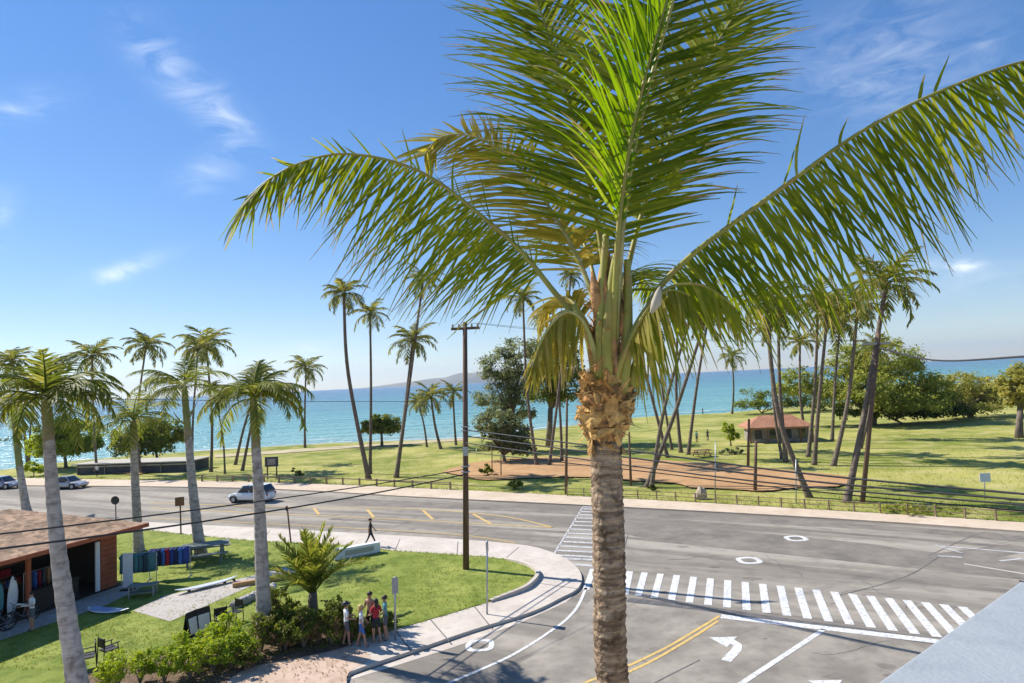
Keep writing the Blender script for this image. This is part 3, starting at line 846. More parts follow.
# left part of the park
coco((369, 480), (344, 294), 21, 'tall coconut palm with a bent trunk, leftmost of the tall trio beyond the road', r=.2, mid=(348, 372))
coco((370, 474), (370, 314), 18, 'tall straight coconut palm just right of the bent tall palm', r=.15, mid=(371, 390))
coco((396, 478), (423, 280), 18, 'tallest slender coconut palm rising behind the medium leaning palm', r=.15, mid=(411, 372))
coco((396, 477), (413, 341), 22, 'medium leaning coconut palm with a full round crown left of the brown utility pole', r=.2, mid=(404, 420))
coco((305, 448), (306, 369), 17, 'short lone coconut palm standing by the water left of the tall trio', r=.17)
coco((441, 449), (431, 397), 17, 'small coconut palm, middle of the three short ones left of the utility pole', r=.19)
coco((456, 445), (453, 393), 14, 'small coconut palm nearest the utility pole on its left', r=.16)
coco((427, 447), (419, 403), 13, 'smallest coconut palm, left of the three short ones by the utility pole', r=.14)
coco((97, 474), (92, 357), 22, 'dark coconut palm rising behind the round green bush on the left', r=.14)
coco((141, 474), (146, 346), 20, 'slender coconut palm rising above the long dark shed', r=.14, mid=(137, 420))
coco((211, 472), (206, 346), 25, 'coconut palm with a dense dark crown behind the fourth grey roadside palm', r=.16)
coco((192, 478), (198, 349), 17, 'thin coconut palm tangled with the dense dark crowned palm', r=.13, mid=(193, 420))
coco((28, 468), (12, 362), 19, 'coconut palm cut by the left edge of the view behind the road', r=.17)
coco((29, 466), (40, 372), 12, 'leaning coconut palm whose crown hides behind the big palm on the left', r=.13)
coco((235, 465), (262, 372), 13, 'leaning coconut palm, upper trunk of the leaning pair behind the green shafted palm', r=.17)
coco((242, 471), (258, 392), 12, 'leaning coconut palm, lower trunk of the leaning pair behind the green shafted palm', r=.17)
coco((225, 474), (213, 387), 9, 'thin small crowned palm between the two dark palms and the leaning pair', r=.1)
coco((537, 466), (523, 299), 18, 'tall coconut palm standing over the grey green trees left of the main trunk', r=.15, mid=(527, 390))
coco((549, 466), (571, 277), 13, 'tall palm with a small crown just left of the big palm, behind its fronds', r=.14, mid=(560, 380))
coco((562, 462), (545, 320), 14, 'coconut palm half hidden in the dark leaved tree', r=.14)
# group right of the main trunk
coco((646, 487), (706, 318), 23, 'long leaning coconut palm crossing the others behind the hanging frond skirt', r=.17, mid=(676, 410))
coco((651, 488), (694, 305), 20, 'coconut palm leaning right beside the longest leaning one, right of the main trunk', r=.15, mid=(664, 410))
coco((668, 458), (637, 340), 18, 'coconut palm leaning left, right of the main trunk', r=.17)
coco((688, 455), (711, 302), 19, 'straightish coconut palm furthest right in the clump behind the frond skirt', r=.17, mid=(697, 385))
coco((681, 453), (678, 318), 17, 'upright coconut palm in the middle of the clump behind the frond skirt', r=.18)
coco((672, 450), (655, 325), 17, 'coconut palm with its crown against the hanging skirt, behind the clump', r=.14)
coco((732, 414), (732, 357), 13, 'small lone coconut palm against the sea right of the clump', r=.2)
# right hand group
coco((810, 498), (766, 302), 30, 'coconut palm bent to the left with the lowest foot by the park fence', r=.19, mid=(778, 412))
coco((786, 462), (778, 309), 26, 'coconut palm standing just right of the bent one before the red roof', r=.19, mid=(780, 390))
coco((782, 459), (770, 330), 18, 'thin coconut palm hidden behind the two before the red roof', r=.14)
coco((806, 440), (800, 343), 15, 'small dark coconut palm behind the right hand group', r=.18)
coco((808, 457), (818, 303), 25, 'coconut palm with a high crown, left stem of the four leaning ones', r=.18, mid=(815, 385))
coco((814, 465), (828, 312), 23, 'coconut palm with a high crown, second stem of the four leaning ones', r=.18, mid=(820, 390))
coco((832, 441), (840, 322), 26, 'coconut palm with a bright yellow green crown before the broad tree', r=.17)
coco((833, 466), (858, 306), 25, 'coconut palm leaning right, its crown just left of the tallest right hand palm', r=.19, mid=(848, 400))
coco((846, 503), (886, 285), 38, 'tallest and largest coconut palm on the right leaning over the broad tree', r=.2, mid=(866, 405))
coco((860, 449), (878, 350), 19, 'coconut palm with its crown low among the broad tree branches', r=.16)

# ------------------------------------------------------------------ royal-like palms along the road in front
ROY = 'thick grey palms along the near side of the road'
def royal(base, top, label, r0_, r1_, L, seed, z=.15, shaft=(.62, 1.0), mid=None, nf=13, custom=None):
    B = G(*base, z); T = PY(*top, B.y)
    rnd = random.Random(seed)
    root = empty('royal_palm', B, label, 'palm tree', ROY)
    h = (T - B)
    Mi = (PY(*mid, B.y) - B) if mid else h * .5
    pts = smoothline([Vector((0, 0, -.1)), Mi, h], 22)
    nn = len(pts)
    ks = int(nn * shaft[0])
    t = MB()
    rad = []
    for i in range(nn):
        u = i / nn
        rad.append((r0_ + (r1_ - r0_) * u) * (1 + .35 * math.exp(-i / 2.5)) * (1 + (.05 if i % 2 else -.02)))
    t.tube(pts[:ks + 1], rad[:ks + 1], 14)
    t.build('trunk', M['royal_trunk'], root, smooth=True)
    t = MB()
    rs = [rad[i] * (1.02 + .12 * math.sin(PI * (i - ks) / max(1, nn - ks))) for i in range(ks, nn)]
    rs[-1] *= .7
    t.tube(pts[ks:], rs, 12); t.build('crownshaft', M['crownshaft'], root, smooth=True)
    t = MB(); i0 = None
    for k in range(16):
        a = 2 * PI * k / 16; rr_ = rad[ks] * 1.07; up2 = rnd.uniform(.05, .45); dn = rnd.uniform(.15, .7)
        c = pts[ks]; o = Vector((math.cos(a), math.sin(a), 0)) * rr_
        q = (t.vert(c + o - Vector((0, 0, dn))), t.vert(c + o * 1.02 + Vector((0, 0, up2))))
        if i0: t.face((i0[0], q[0], q[1], i0[1]))
        else: first = q
        i0 = q
    t.face((i0[0], first[0], first[1], i0[1]))
    t.build('dry_sheath', M['dry_sheath'], root)
    # old leaf stubs under the crown
    t = MB()
    for k in range(3):
        if seed != 4: break
        a = k * 1.7 + seed; zz = pts[ks].lerp(pts[-1], .15 + .1 * k)
        t.tube([zz, zz + Vector((math.cos(a) * .45, math.sin(a) * .45, .35)), zz + Vector((math.cos(a) * .8, math.sin(a) * .8, .9))], [.07, .05, .02], 5)
    if seed == 4: t.build('leaf_stub', M['crownshaft'], root)
    for k in range(nf):
        if custom and k < len(custom):
            az, e0, bend, Lk = custom[k]; az = math.radians(az); e0 = math.radians(e0); bend = math.radians(bend)
        else:
            az = k * 2.399 + seed; u = (k + .5) / nf
            e0 = math.radians(78 - 70 * u + rnd.uniform(-9, 9)); bend = math.radians(70 + 45 * u); Lk = L * rnd.uniform(.85, 1.1)
        b = MB()
        if e0 > math.radians(80): e0 = math.radians(80); bend += .25
        sp = [p + h - (h - pts[-3]) * .3 * (k % 3) for p in arc(az, e0, bend, Lk, 10, rnd.uniform(-.25, .25))]
        frond(b, b, sp, max(.75, L * .34), 34, .030, rnd, droop=1.1, segs=3, start=.12, ribr=(.045, .01), ribn=5, lift=-.3)
        b.build('frond', M['royal_frond'], root)
    return root
royal((82, 712), (46, 396), 'nearest thick grey palm with a bushy bright crown, in front of the shop', .32, .115, 2.7, 1, mid=(57, 540), shaft=(.80, 1), nf=24,
      custom=[(5, 45, 115, 2.6), (20, 62, 110, 2.5), (-20, 40, 100, 2.2), (150, 60, 90, 1.7), (75, 80, 50, 1.9), (200, 75, 60, 1.8), (-60, 82, 45, 1.9), (110, 85, 40, 1.8), (180, 30, 110, 1.8), (240, 60, 80, 1.8)])
royal((27, 512), (14, 414), 'short thick grey palm behind the shop roof at the far left', .36, .18, 3.1, 2, mid=(20, 470), shaft=(.55, 1), nf=11)
royal((139, 551), (133, 420), 'slim grey palm behind the clothes racks with long arching fronds', .30, .17, 3.2, 3, mid=(135, 480), shaft=(.78, 1), nf=15)
royal((201, 556), (184, 385), 'stout grey palm beside the picnic table on the lawn', .36, .14, 3.4, 4, mid=(193, 490), shaft=(.75, 1), nf=17,
      custom=[(178, 32, 95, 4.0), (165, 50, 100, 3.6), (185, 10, 70, 3.0), (70, 78, 40, 2.6), (110, 85, 40, 2.6)])
royal((265, 640), (253, 396), 'straight grey palm with a green shaft in the hedge, right of the others', .31, .11, 2.7, 5, mid=(259, 500), shaft=(.73, 1), nf=22,
      custom=[(0, 50, 125, 2.5), (15, 38, 120, 2.4), (180, 48, 125, 2.5), (170, 32, 120, 2.3), (95, 85, 35, 1.9), (60, 70, 70, 2.0), (120, 72, 70, 2.0), (-30, 55, 110, 2.2)])

# young palm in the hedge
def young_palm():
    B = G(313, 622, .16)
    root = empty('young_palm', B, 'young bushy palm with upright fronds standing in the hedge beside the lawn', 'palm tree')
    rnd = random.Random(5)
    t = MB(); t.tube([(0, 0, -.1), (0, 0, .5), (.03, 0, 1.25)], [.26, .24, .17], 10); t.build('trunk', M['ppt_trunk'], root, smooth=True)
    NF = 18
    for k in range(NF):
        u = (k + .5) / NF; b = MB()
        az = k * 2.399
        sp = [p + Vector((0, 0, 1.1)) for p in arc(az, math.radians(89 - 42 * u), math.radians(20 + 52 * u), 3.1 * (1 - .12 * u) * rnd.uniform(.85, 1.08), 9)]
        frond(b, b, sp, .75, 32, .045, rnd, droop=.8, segs=3, start=.18, ribr=(.04, .01), ribn=5, lift=.3)
        b.build('frond', M['royal_frond'], root)
young_palm()

# ------------------------------------------------------------------ the big palm in front
def main_palm():
    Y = 5.0
    P = lambda x, y, d=0: PY(x, y, Y + d)
    base = Vector((P(612, 683).x + .02, Y, 0.0))
    root = empty('coconut_palm', base, 'big coconut palm in the foreground with wide fronds filling the upper middle', 'palm tree')
    rnd = random.Random(21)
    # trunk, ringed
    ctrl = [Vector((base.x + .1, Y, -.2)), Vector((base.x + .05, Y, 3.5)), P(613, 690), P(610, 600), P(608, 520), P(606, 455), P(607, 425)]
    axis = smoothline(ctrl, 30)
    # resample densely near the top
    nu = 40
    b = MB(); ringi = []
    axis = [p - base for p in axis]
    zs = []; z = -.2
    top_z = axis[-1].z
    def ax(zv):
        for i in range(len(axis) - 1):
            if axis[i].z <= zv <= axis[i + 1].z:
                return axis[i].lerp(axis[i + 1], (zv - axis[i].z) / (axis[i + 1].z - axis[i].z))
        return axis[-1]
    while z < top_z:
        zs.append(z); z += .018 if z > 6.2 else .06
    for zv in zs:
        c = ax(zv); row = []
        for j in range(nu):
            a = 2 * PI * j / nu
            # leaf scars: tilted rings, broken up by noise
            tilt = .035 * math.sin(a + zv * 9)
            q = (zv + tilt + .03 * noise.noise(Vector((math.cos(a) * 1.5, math.sin(a) * 1.5, zv * 2)))) / .066
            saw = q - math.floor(q)
            rr_ = .116 + .012 * (1 - zv / top_z)
            rr_ *= 1 + .12 * saw ** 1.5 + .05 * noise.noise(Vector((math.cos(a) * 4, math.sin(a) * 4, zv * 14))) + .05 * noise.noise(Vector((math.cos(a) * 9, math.sin(a) * 9, zv * 30)))
            row.append(b.vert(c + Vector((math.cos(a), math.sin(a), 0)) * rr_))
        ringi.append(row)
    for k in range(len(ringi) - 1):
        for j in range(nu):
            j2 = (j + 1) % nu
            b.face((ringi[k][j], ringi[k][j2], ringi[k + 1][j2], ringi[k + 1][j]))
    b.build('trunk', M['bark_main'], root, smooth=True)
    # ragged bark flakes on the upper trunk
    b = MB()
    # swollen head of old leaf bases
    P0 = P(606, 452) - base; P1 = P(606, 345) - base
    core = MB()
    prof = [(0, .112), (.1, .125), (.2, .165), (.36, .212), (.52, .205), (.64, .165), (.76, .135), (1.0, .125), (1.3, .11), (1.65, .07), (1.9, .03)]
    core.tube([P0.lerp(P1, t) for t, r in prof], [r * .93 for t, r in prof], 20)
    core.build('fibre_sheath', M['fibre'], root, smooth=True)
    def pr(t):
        for i in range(len(prof) - 1):
            if prof[i][0] <= t <= prof[i + 1][0]:
                u = (t - prof[i][0]) / (prof[i + 1][0] - prof[i][0]); return prof[i][1] + (prof[i + 1][1] - prof[i][1]) * u
        return .05
    for k in range(130):
        t = .06 + .66 * (k / 130) + rnd.uniform(-.03, .03)
        t = max(0, t)
        a = k * 2.399 + rnd.uniform(-.25, .25)
        c = P0.lerp(P1, t); r = pr(t)
        o = Vector((math.cos(a), math.sin(a), 0)); s = Vector((-math.sin(a), math.cos(a), 0)); u = Vector((0, 0, 1))
        w = rnd.uniform(.02, .085); h = rnd.uniform(.03, .14)
        lean = rnd.uniform(-1.3, 1.3); u2 = (u * rnd.choice((1, 1, .6, -.5)) + s * lean).normalized()
        out = rnd.uniform(-.01, .045)
        # a thick shield-shaped stub
        ptsf = [c + o * (r * .95) - s * w, c + o * (r + .012), c + o * (r * .95) + s * w,
                c + o * (r * .97 + out) - s * w * .6 + u2 * h, c + o * (r + .02 + out) + u2 * (h * 1.12), c + o * (r * .97 + out) + s * w * .6 + u2 * h,
                c + o * (r * .86) - s * w * .6 + u2 * h * .9, c + o * (r * .86) + s * w * .6 + u2 * h * .9]
        i = len(b.v)
        for q in ptsf: b.vert(q)
        for f in ((0, 1, 4, 3), (1, 2, 5, 4), (3, 4, 7, 6), (4, 5, 7), (0, 3, 6), (2, 7, 5)): b.face([i + x for x in f])
    for k in range(260):  # shreds of burlap fibre
        t = rnd.uniform(.15, 1.5); a = rnd.uniform(0, 2 * PI); c = P0.lerp(P1, t); r = pr(t)
        o = Vector((math.cos(a), math.sin(a), 0)); s = Vector((-math.sin(a), math.cos(a), 0))
        l = rnd.uniform(.05, .16); w = rnd.uniform(.006, .025)
        p = c + o * r; d = (o * rnd.uniform(.1, .6) + s * rnd.uniform(-.7, .7) + Vector((0, 0, rnd.uniform(-.9, .9)))).normalized()
        b.quad(p - s * w, p + s * w, p + d * l + s * w * .4, p + d * l - s * w * .4)
    b.build('leaf_base', M['boot'], root)
    # dry husks beside the leaf stems
    b = MB()
    for (x, y, d, rx, rz) in ((597, 295, -.1, .07, .12), (600, 318, -.08, .06, .10), (622, 322, -.1, .055, .10), (591, 345, -.08, .05, .09), (612, 340, -.13, .06, .11), (627, 308, -.05, .04, .08), (607, 300, -.12, .05, .16), (618, 300, .02, .09, .2), (603, 272, -.04, .045, .14), (624, 345, -.12, .05, .12), (598, 362, -.1, .06, .1), (616, 365, -.13, .06, .08)):
        c = P(x, y, d) - base
        b.tube([c + Vector((rnd.uniform(-.02, .02), 0, -rz * 1.5)), c + Vector((rnd.uniform(-.01, .01), -.01, -rz * .4)), c + Vector((rnd.uniform(-.02, .02), 0, rz * .6)), c + Vector((rnd.uniform(-.04, .04), .01, rz * 1.6))], [rx * .35, rx * .7, rx * .55, rx * .08], 7)
    b.build('fibre_husk', M['fibre'], root, smooth=True)

    def F(px, name_mat, L0, npair, w, label=None, up=None, droop=1, both=(1, 1), sweep=.55, lift=.25, start=.14, ribr=(.032, .005), ribm='midrib_green', segs=6, lenf=None, seed=0, gap=0.05, tuft=0.0, hang=0.0):
        pts = smoothline([P(*q) - base for q in px], 9)
        bb = MB(); rb = MB()
        frond(bb, rb, pts, L0, npair, w, random.Random(300 + seed), up=up, droop=droop, segs=segs, start=start, both=both, sweep=sweep, lift=lift, ribr=ribr, lenf=lenf, gap=gap, ribn=8, tuft=tuft, hang=hang, tips=.45)
        o = bb.build('frond', [M[name_mat], M['leaf_tip']], root)
        if label: o['label'] = label
        rb.build('midrib', M[ribm], o, smooth=True)
        return o
    hump = lambda a, bq, c: (lambda t: a + (bq - a) * math.sin(PI * min(1, t ** .8)) if t < .6 else bq + (c - bq) * ((t - .6) / .4) ** 1.1)
    # left frond
    F([(606, 372, -.05), (590, 335, 0), (555, 293, .05), (520, 250, .12), (478, 213, .2), (432, 178, .28), (388, 160, .34), (340, 154, .36), (300, 163, .36), (268, 180, .36), (245, 200, .35)],
      'main_leaf', 1.32, 130, .0112, 'long left frond with a curtain of hanging leaflets', up=(.1, -.35, 1), droop=.65, both=(1.0, .9), sweep=.62, lift=-1.2, start=.24, seed=1, tuft=.11, hang=.3)
    # second left frond, further back, yellowish
    F([(606, 365, .05), (598, 320, .12), (585, 275, .3), (560, 225, .55), (530, 180, .75), (497, 148, .9), (465, 135, 1.0), (440, 138, 1.05), (424, 155, 1.05)],
      'main_leaf_old', 1.1, 105, .0165, 'yellowish frond arching left behind the long left frond', up=(.4, -1, .3), droop=.7, both=(1, .85), sweep=.4, lift=-.25, start=.26, tuft=.1, ribm='midrib', seed=2)
    # upright dark frond, behind left
    F([(606, 360, .05), (606, 300, .1), (600, 240, .2), (585, 165, .35), (565, 90, .5), (545, 25, .6), (520, -45, .7), (495, -90, .75)],
      'main_leaf', 1.2, 140, .0145, 'dark upright frond leaning left behind the bright central one', up=(.1, -1, .25), droop=.55, both=(1, 1), sweep=.5, lift=-.1, start=.27, seed=3)
    # sunlit left half of the upright frond, light put into its leaf colour
    F([(612, 370, -.1), (614, 320, -.16), (616, 270, -.2), (620, 215, -.23), (629, 150, -.25), (642, 90, -.25), (658, 30, -.22), (676, -30, -.15), (690, -80, -.05)],
      'main_leaf_lit', .98, 90, .016, 'sunlit left half of the tall frond, light painted in, its leaflets curling left', up=(.25, -1, .1), droop=1.0, both=(.12, 1), sweep=.62, lift=.22, start=.3, seed=4)
    # main upright frond, seen face on
    F([(614, 370, -.08), (616, 320, -.12), (619, 270, -.16), (624, 215, -.18), (634, 150, -.2), (648, 90, -.2), (665, 30, -.18), (682, -30, -.12), (700, -90, -.02), (720, -140, .1)],
      'main_leaf', 1.5, 175, .0145, 'tall upright frond with long leaflets spreading to the right', up=(-.35, -1, .1), droop=.5, both=(.55, 1.05), sweep=.24, lift=-.05, start=.22, ribr=(.036, .007), ribm='midrib', seed=5)
    F([(613, 365, .1), (622, 300, .18), (640, 220, .3), (670, 140, .42), (705, 65, .5), (745, 0, .55), (790, -50, .5)],
      'main_leaf', 1.2, 110, .017, 'dark frond rising to the right behind the tall upright one', up=(-.5, -1, .5), droop=.8, both=(.9, .9), sweep=.42, lift=-.1, start=.3, seed=6)
    # right frond
    F([(612, 378, -.05), (632, 340, -.1), (658, 290, -.16), (692, 255, -.2), (735, 222, -.25), (790, 182, -.32), (845, 142, -.4), (900, 110, -.48), (955, 85, -.55), (1010, 65, -.6), (1070, 53, -.65), (1130, 55, -.7)],
      'main_leaf', 1.35, 150, .0115, 'long right frond with leaflets hanging in a comb', up=(0, -.35, 1), droop=.65, both=(.85, 1.05), sweep=.6, lift=-1.3, start=.2, seed=8, tuft=.03, hang=.75)
    # lower right drooping skirt
    F([(610, 390, -.08), (626, 345, -.16), (646, 308, -.24), (668, 288, -.3), (694, 284, -.36), (716, 292, -.4), (735, 308, -.42)],
      'main_leaf_mid', .82, 40, .0105, 'drooping frond on the right with a skirt of hanging leaflets', up=(0, -.3, 1), droop=.5, both=(1, 1), sweep=.3, lift=.1, start=.3, ribm='midrib_green', seed=9, hang=2.2)
    F([(611, 392, -.1), (622, 360, -.18), (636, 328, -.26), (655, 300, -.34), (672, 290, -.38), (690, 296, -.42)],
      'main_leaf_old', .74, 22, .011, 'yellow green drooping frond in front of the right skirt', up=(0, -.3, 1), droop=.5, both=(1, .9), sweep=.3, lift=.1, hang=2.4, start=.42, seed=10)
    # lower left drooping, yellow
    F([(600, 385, -.06), (594, 350, -.12), (583, 322, -.18), (568, 312, -.24), (553, 322, -.28), (541, 342, -.3), (532, 368, -.3)],
      'main_leaf_old', .62, 46, .0155, 'yellowing frond hanging on the left of the head', up=(-.2, -.6, 1), droop=.6, both=(1, 1), sweep=.4, lift=0, hang=1.6, start=.42, ribm='midrib', seed=11)
    F([(602, 380, .1), (590, 330, .25), (570, 300, .45), (552, 300, .6), (538, 325, .7)],
      'main_leaf_old', .6, 40, .015, 'old frond hanging behind the yellowing one', up=(-.2, -.4, 1), droop=2, both=(1, .8), sweep=.5, lift=-.2, start=.45, ribm='midrib', seed=12)
    # fronds pointing away from the view
    F([(608, 370, .08), (612, 320, .3), (618, 290, .7), (628, 272, 1.2), (640, 275, 1.7), (652, 292, 2.1)],
      'main_leaf', .95, 70, .016, 'frond pointing away behind the head', up=(0, .3, 1), droop=1.4, both=(1, 1), sweep=.45, lift=-.1, start=.35, seed=13)
    F([(606, 370, .08), (600, 310, .25), (590, 262, .6), (578, 232, 1.1), (566, 228, 1.6), (556, 240, 2.0)],
      'main_leaf', .95, 70, .016, 'frond pointing away to the left behind the head', up=(0, .3, 1), droop=1.2, both=(1, 1), sweep=.45, lift=-.1, start=.4, seed=14)
    # new spear leaf
    b = MB(); b.tube([P(612, 350) - base, P(617, 270, -.05) - base, P(623, 200, -.05) - base, P(631, 120, -.03) - base], [.035, .03, .02, .004], 7)
    b.build('spear_leaf', M['midrib_green'], root, smooth=True)
    # broad green stems gripping the head
    b = MB()
    for pts, r in ((((608, 395, -.11), (607, 340, -.15), (611, 290, -.14), (616, 255, -.12)), .04), (((622, 392, -.09), (627, 350, -.14), (628, 300, -.12), (627, 260, -.1)), .036), (((630, 388, -.06), (642, 345, -.1), (652, 315, -.12), (664, 292, -.14)), .03), (((596, 375, -.06), (588, 335, -.08), (574, 305, -.02)), .032), (((600, 380, -.1), (600, 330, -.12), (603, 280, -.1), (606, 235, -.06)), .034)):
        pp = smoothline([P(*q) - base for q in pts], 6)
        b.tube(pp, [r * (1.35 - .6 * i / len(pp)) for i in range(len(pp))], 8)
    b.build('leaf_stem', M['midrib_green'], root, smooth=True)
    # pale folded spathe
    b = MB()
    tip = P(660, 286, -.45) - base; bt = P(651, 313, -.42) - base
    pp = [bt, bt.lerp(tip, .3) + Vector((.02, 0, .01)), bt.lerp(tip, .7) + Vector((.01, 0, .01)), tip]
    b.tube(pp, [.012, .04, .026, .003], 8); b.build('spathe', M['spathe'], root, smooth=True)
main_palm()

# ------------------------------------------------------------------ broadleaf trees and shrubs
def leafmass(b, lobes, nclump, nleaf, size, rnd, shell=.55, flat=.5):
    """lobes: (center, (rx,ry,rz)). leaves are gathered in clumps so that gaps stay open"""
    tot = sum(r[0] * r[2] for c, r in lobes)
    for c, r in lobes:
        k = max(3, int(nclump * r[0] * r[2] / tot))
        for _ in range(k):
            while True:
                d = Vector((rnd.gauss(0, 1), rnd.gauss(0, 1), rnd.gauss(0, 1)))
                if d.length > .01: break
            d.normalize()
            if d.z < -.35: d.z *= .4
            rad = shell + (1.06 - shell) * rnd.random() ** .6
            cc = Vector((c[0] + d.x * r[0] * rad, c[1] + d.y * r[1] * rad, c[2] + d.z * r[2] * rad))
            cr = rnd.uniform(.16, .34) * (r[0] + r[2]) * .5
            for _ in range(nleaf):
                o = Vector((rnd.gauss(0, .5), rnd.gauss(0, .5), rnd.gauss(0, .5 * (1 - .4 * flat)))) * cr
                p = cc + o
                nrm = (d * .5 + Vector((rnd.gauss(0, .6), rnd.gauss(0, .6), .6 + rnd.gauss(0, .4)))).normalized()
                t = nrm.orthogonal().normalized()
                t = Matrix.Rotation(rnd.uniform(0, 6.28), 3, nrm) @ t
                s = nrm.cross(t)
                L = size * rnd.uniform(.6, 1.3); w = L * .42
                i = len(b.v)
                b.vert(p - t * L * .5); b.vert(p + s * w * .5); b.vert(p + t * L * .5 - nrm * L * .12); b.vert(p - s * w * .5)
                b.face((i, i + 1, i + 2, i + 3))

def tree(name, base, lobes, mat, label, cat='tree', group=None, trunk_r=.25, nclump=60, nleaf=40, size=.5, seed=1, z=.14, limbs=5, Ydepth=.8, fork=.35):
    """base pixel on the ground; lobes (px,py,rx,ry,[dY]) in pixels, made round in depth"""
    B = G(*base, z); rnd = random.Random(seed)
    root = empty(name, B, label, cat, group)
    ls = []
    for lb in lobes:
        dY = lb[4] if len(lb) > 4 else 0
        c = PY(lb[0], lb[1], B.y + dY); s = (B.y + dY) / F_PX
        ls.append((c - B, (lb[2] * s, lb[2] * s * Ydepth, lb[3] * s)))
    top = max((l for l in ls), key=lambda l: l[0].z)[0]
    t = MB()
    fk = Vector((top.x * .25, 0, max(.3, min(l[0].z - l[1][2] * .7 for l in ls) + .2)))
    t.tube([Vector((0, 0, -.15)), fk * .5, fk], [trunk_r * 1.4, trunk_r, trunk_r * .85], 8)
    t.build('trunk', M['tree_bark'], root, smooth=True)
    t = MB()
    for l in ls:
        for _ in range(limbs):
            e = l[0] + Vector((rnd.uniform(-.75, .75) * l[1][0], rnd.uniform(-.7, .7) * l[1][1], rnd.uniform(-.3, .7) * l[1][2]))
            mm = fk.lerp(e, .5) + Vector((rnd.uniform(-.1, .1), rnd.uniform(-.1, .1), .12)) * e.length
            t.tube([fk - Vector((0, 0, .1)), mm, e], [trunk_r * .6, trunk_r * .35, trunk_r * .08], 6)
    t.build('limb', M['tree_bark'], root, smooth=True)
    b = MB(); leafmass(b, ls, int(nclump * 1.5), nleaf, size * 1.1, rnd)
    b.build('crown', M[mat], root)
    return root

tree('broadleaf_tree', (66, 468), [(50, 440, 19, 15), (78, 438, 23, 17), (62, 430, 17, 13), (62, 449, 30, 10), (90, 446, 14, 9)], 'leaf_green', 'round bright green bushy tree left of the long dark shed', nclump=170, nleaf=45, size=.5, seed=1, trunk_r=.2)
tree('broadleaf_tree', (158, 462), [(132, 440, 20, 15), (165, 436, 21, 16), (150, 431, 18, 12), (148, 447, 30, 9)], 'leaf_hedge', 'dark round tree behind the long dark shed', nclump=150, nleaf=45, size=.5, seed=2, trunk_r=.2)
tree('broadleaf_tree', (382, 446), [(372, 428, 11, 10), (390, 427, 12, 11), (381, 422, 12, 8)], 'leaf_hedge', 'small dark umbrella shaped tree on the shore between the tall palms', nclump=110, nleaf=40, size=.45, seed=3, trunk_r=.22)
tree('broadleaf_tree', (507, 452), [(503, 370, 22, 20), (520, 352, 26, 15), (500, 398, 24, 18), (520, 385, 22, 20), (512, 412, 24, 14)], 'leaf_grey', 'tall grey green tree right of the utility pole', nclump=190, nleaf=40, size=.42, seed=4, trunk_r=.24)
tree('broadleaf_tree', (505, 462), [(518, 448, 18, 10), (498, 425, 22, 16), (512, 434, 20, 17), (500, 444, 20, 12)], 'leaf_grey', 'low dark rounded tree under the tall grey green one', nclump=130, nleaf=42, size=.42, seed=5, trunk_r=.2)
tree('broadleaf_tree', (549, 446), [(556, 370, 28, 26), (545, 392, 24, 20), (570, 390, 24, 26), (558, 350, 24, 18)], 'leaf_hedge', 'dark leaved tree with a bare trunk just left of the big palm', nclump=150, nleaf=40, size=.5, seed=6, trunk_r=.42)
tree('shrub', (488, 476), [(486, 470, 8, 5), (520, 485, 8, 4)], 'leaf_hedge', 'low dark shrub in the park grass at the foot of the utility pole', 'shrub', nclump=14, nleaf=40, size=.3, seed=7, trunk_r=.04, limbs=2)
tree('shrub', (515, 489), [(517, 485, 8, 5)], 'leaf_hedge', 'low shrub by the park walk right of the utility pole', 'shrub', nclump=14, nleaf=40, size=.25, seed=8, trunk_r=.04, limbs=2)
# right side
tree('monkeypod_tree', (872, 425), [(848, 368, 26, 20, 2), (885, 362, 34, 22), (905, 385, 30, 20, -2), (868, 392, 38, 20, -3), (836, 388, 24, 18, 1), (928, 394, 26, 16, -1), (900, 404, 40, 12, -4), (800, 385, 22, 18, 3)], 'leaf_olive', 'broad spreading tree with olive green canopy on the right', nclump=330, nleaf=46, size=.55, seed=9, trunk_r=.5, limbs=4)
tree('monkeypod_tree', (972, 418), [(948, 392, 24, 18), (975, 390, 27, 17, 3), (996, 398, 20, 15, 0), (935, 402, 18, 12, -2), (970, 406, 34, 10, -2)], 'leaf_yellow', 'broad yellowish tree on the far right beyond the olive one', nclump=150, nleaf=44, size=.55, seed=10, trunk_r=.4, limbs=4)
tree('broadleaf_tree', (1019, 438), [(1015, 388, 16, 20), (1030, 382, 20, 22), (1020, 403, 12, 9)], 'leaf_yellow', 'pale trunked tree cut by the right edge of the view', nclump=80, nleaf=40, size=.5, seed=11, trunk_r=.35)
tree('shrub', (764, 414), [(752, 402, 18, 13), (776, 401, 20, 14), (802, 400, 24, 16), (826, 404, 18, 12)], 'leaf_hedge', 'mounded green shrub behind the red roofed pavilion', 'shrub', nclump=110, nleaf=42, size=.5, seed=12, trunk_r=.15, limbs=2)
tree('shrub', (905, 424), [(858, 411, 22, 10), (890, 411, 26, 11), (925, 411, 26, 10), (955, 412, 20, 8)], 'leaf_dark', 'long dark shrub under the olive canopy', 'shrub', nclump=110, nleaf=42, size=.5, seed=13, trunk_r=.15, limbs=2)
tree('shrub', (731, 446), [(729, 429, 7, 7), (733, 436, 6, 7)], 'leaf_green', 'small bushy plant standing beside the red roofed pavilion', 'shrub', nclump=20, nleaf=40, size=.35, seed=14, trunk_r=.1, limbs=2)
tree('shrub', (730, 455), [(727, 452, 7, 4), (738, 452, 6, 4)], 'leaf_grey', 'low grey shrub in front of the red roofed pavilion', 'shrub', nclump=12, nleaf=36, size=.3, seed=15, trunk_r=.05, limbs=2)
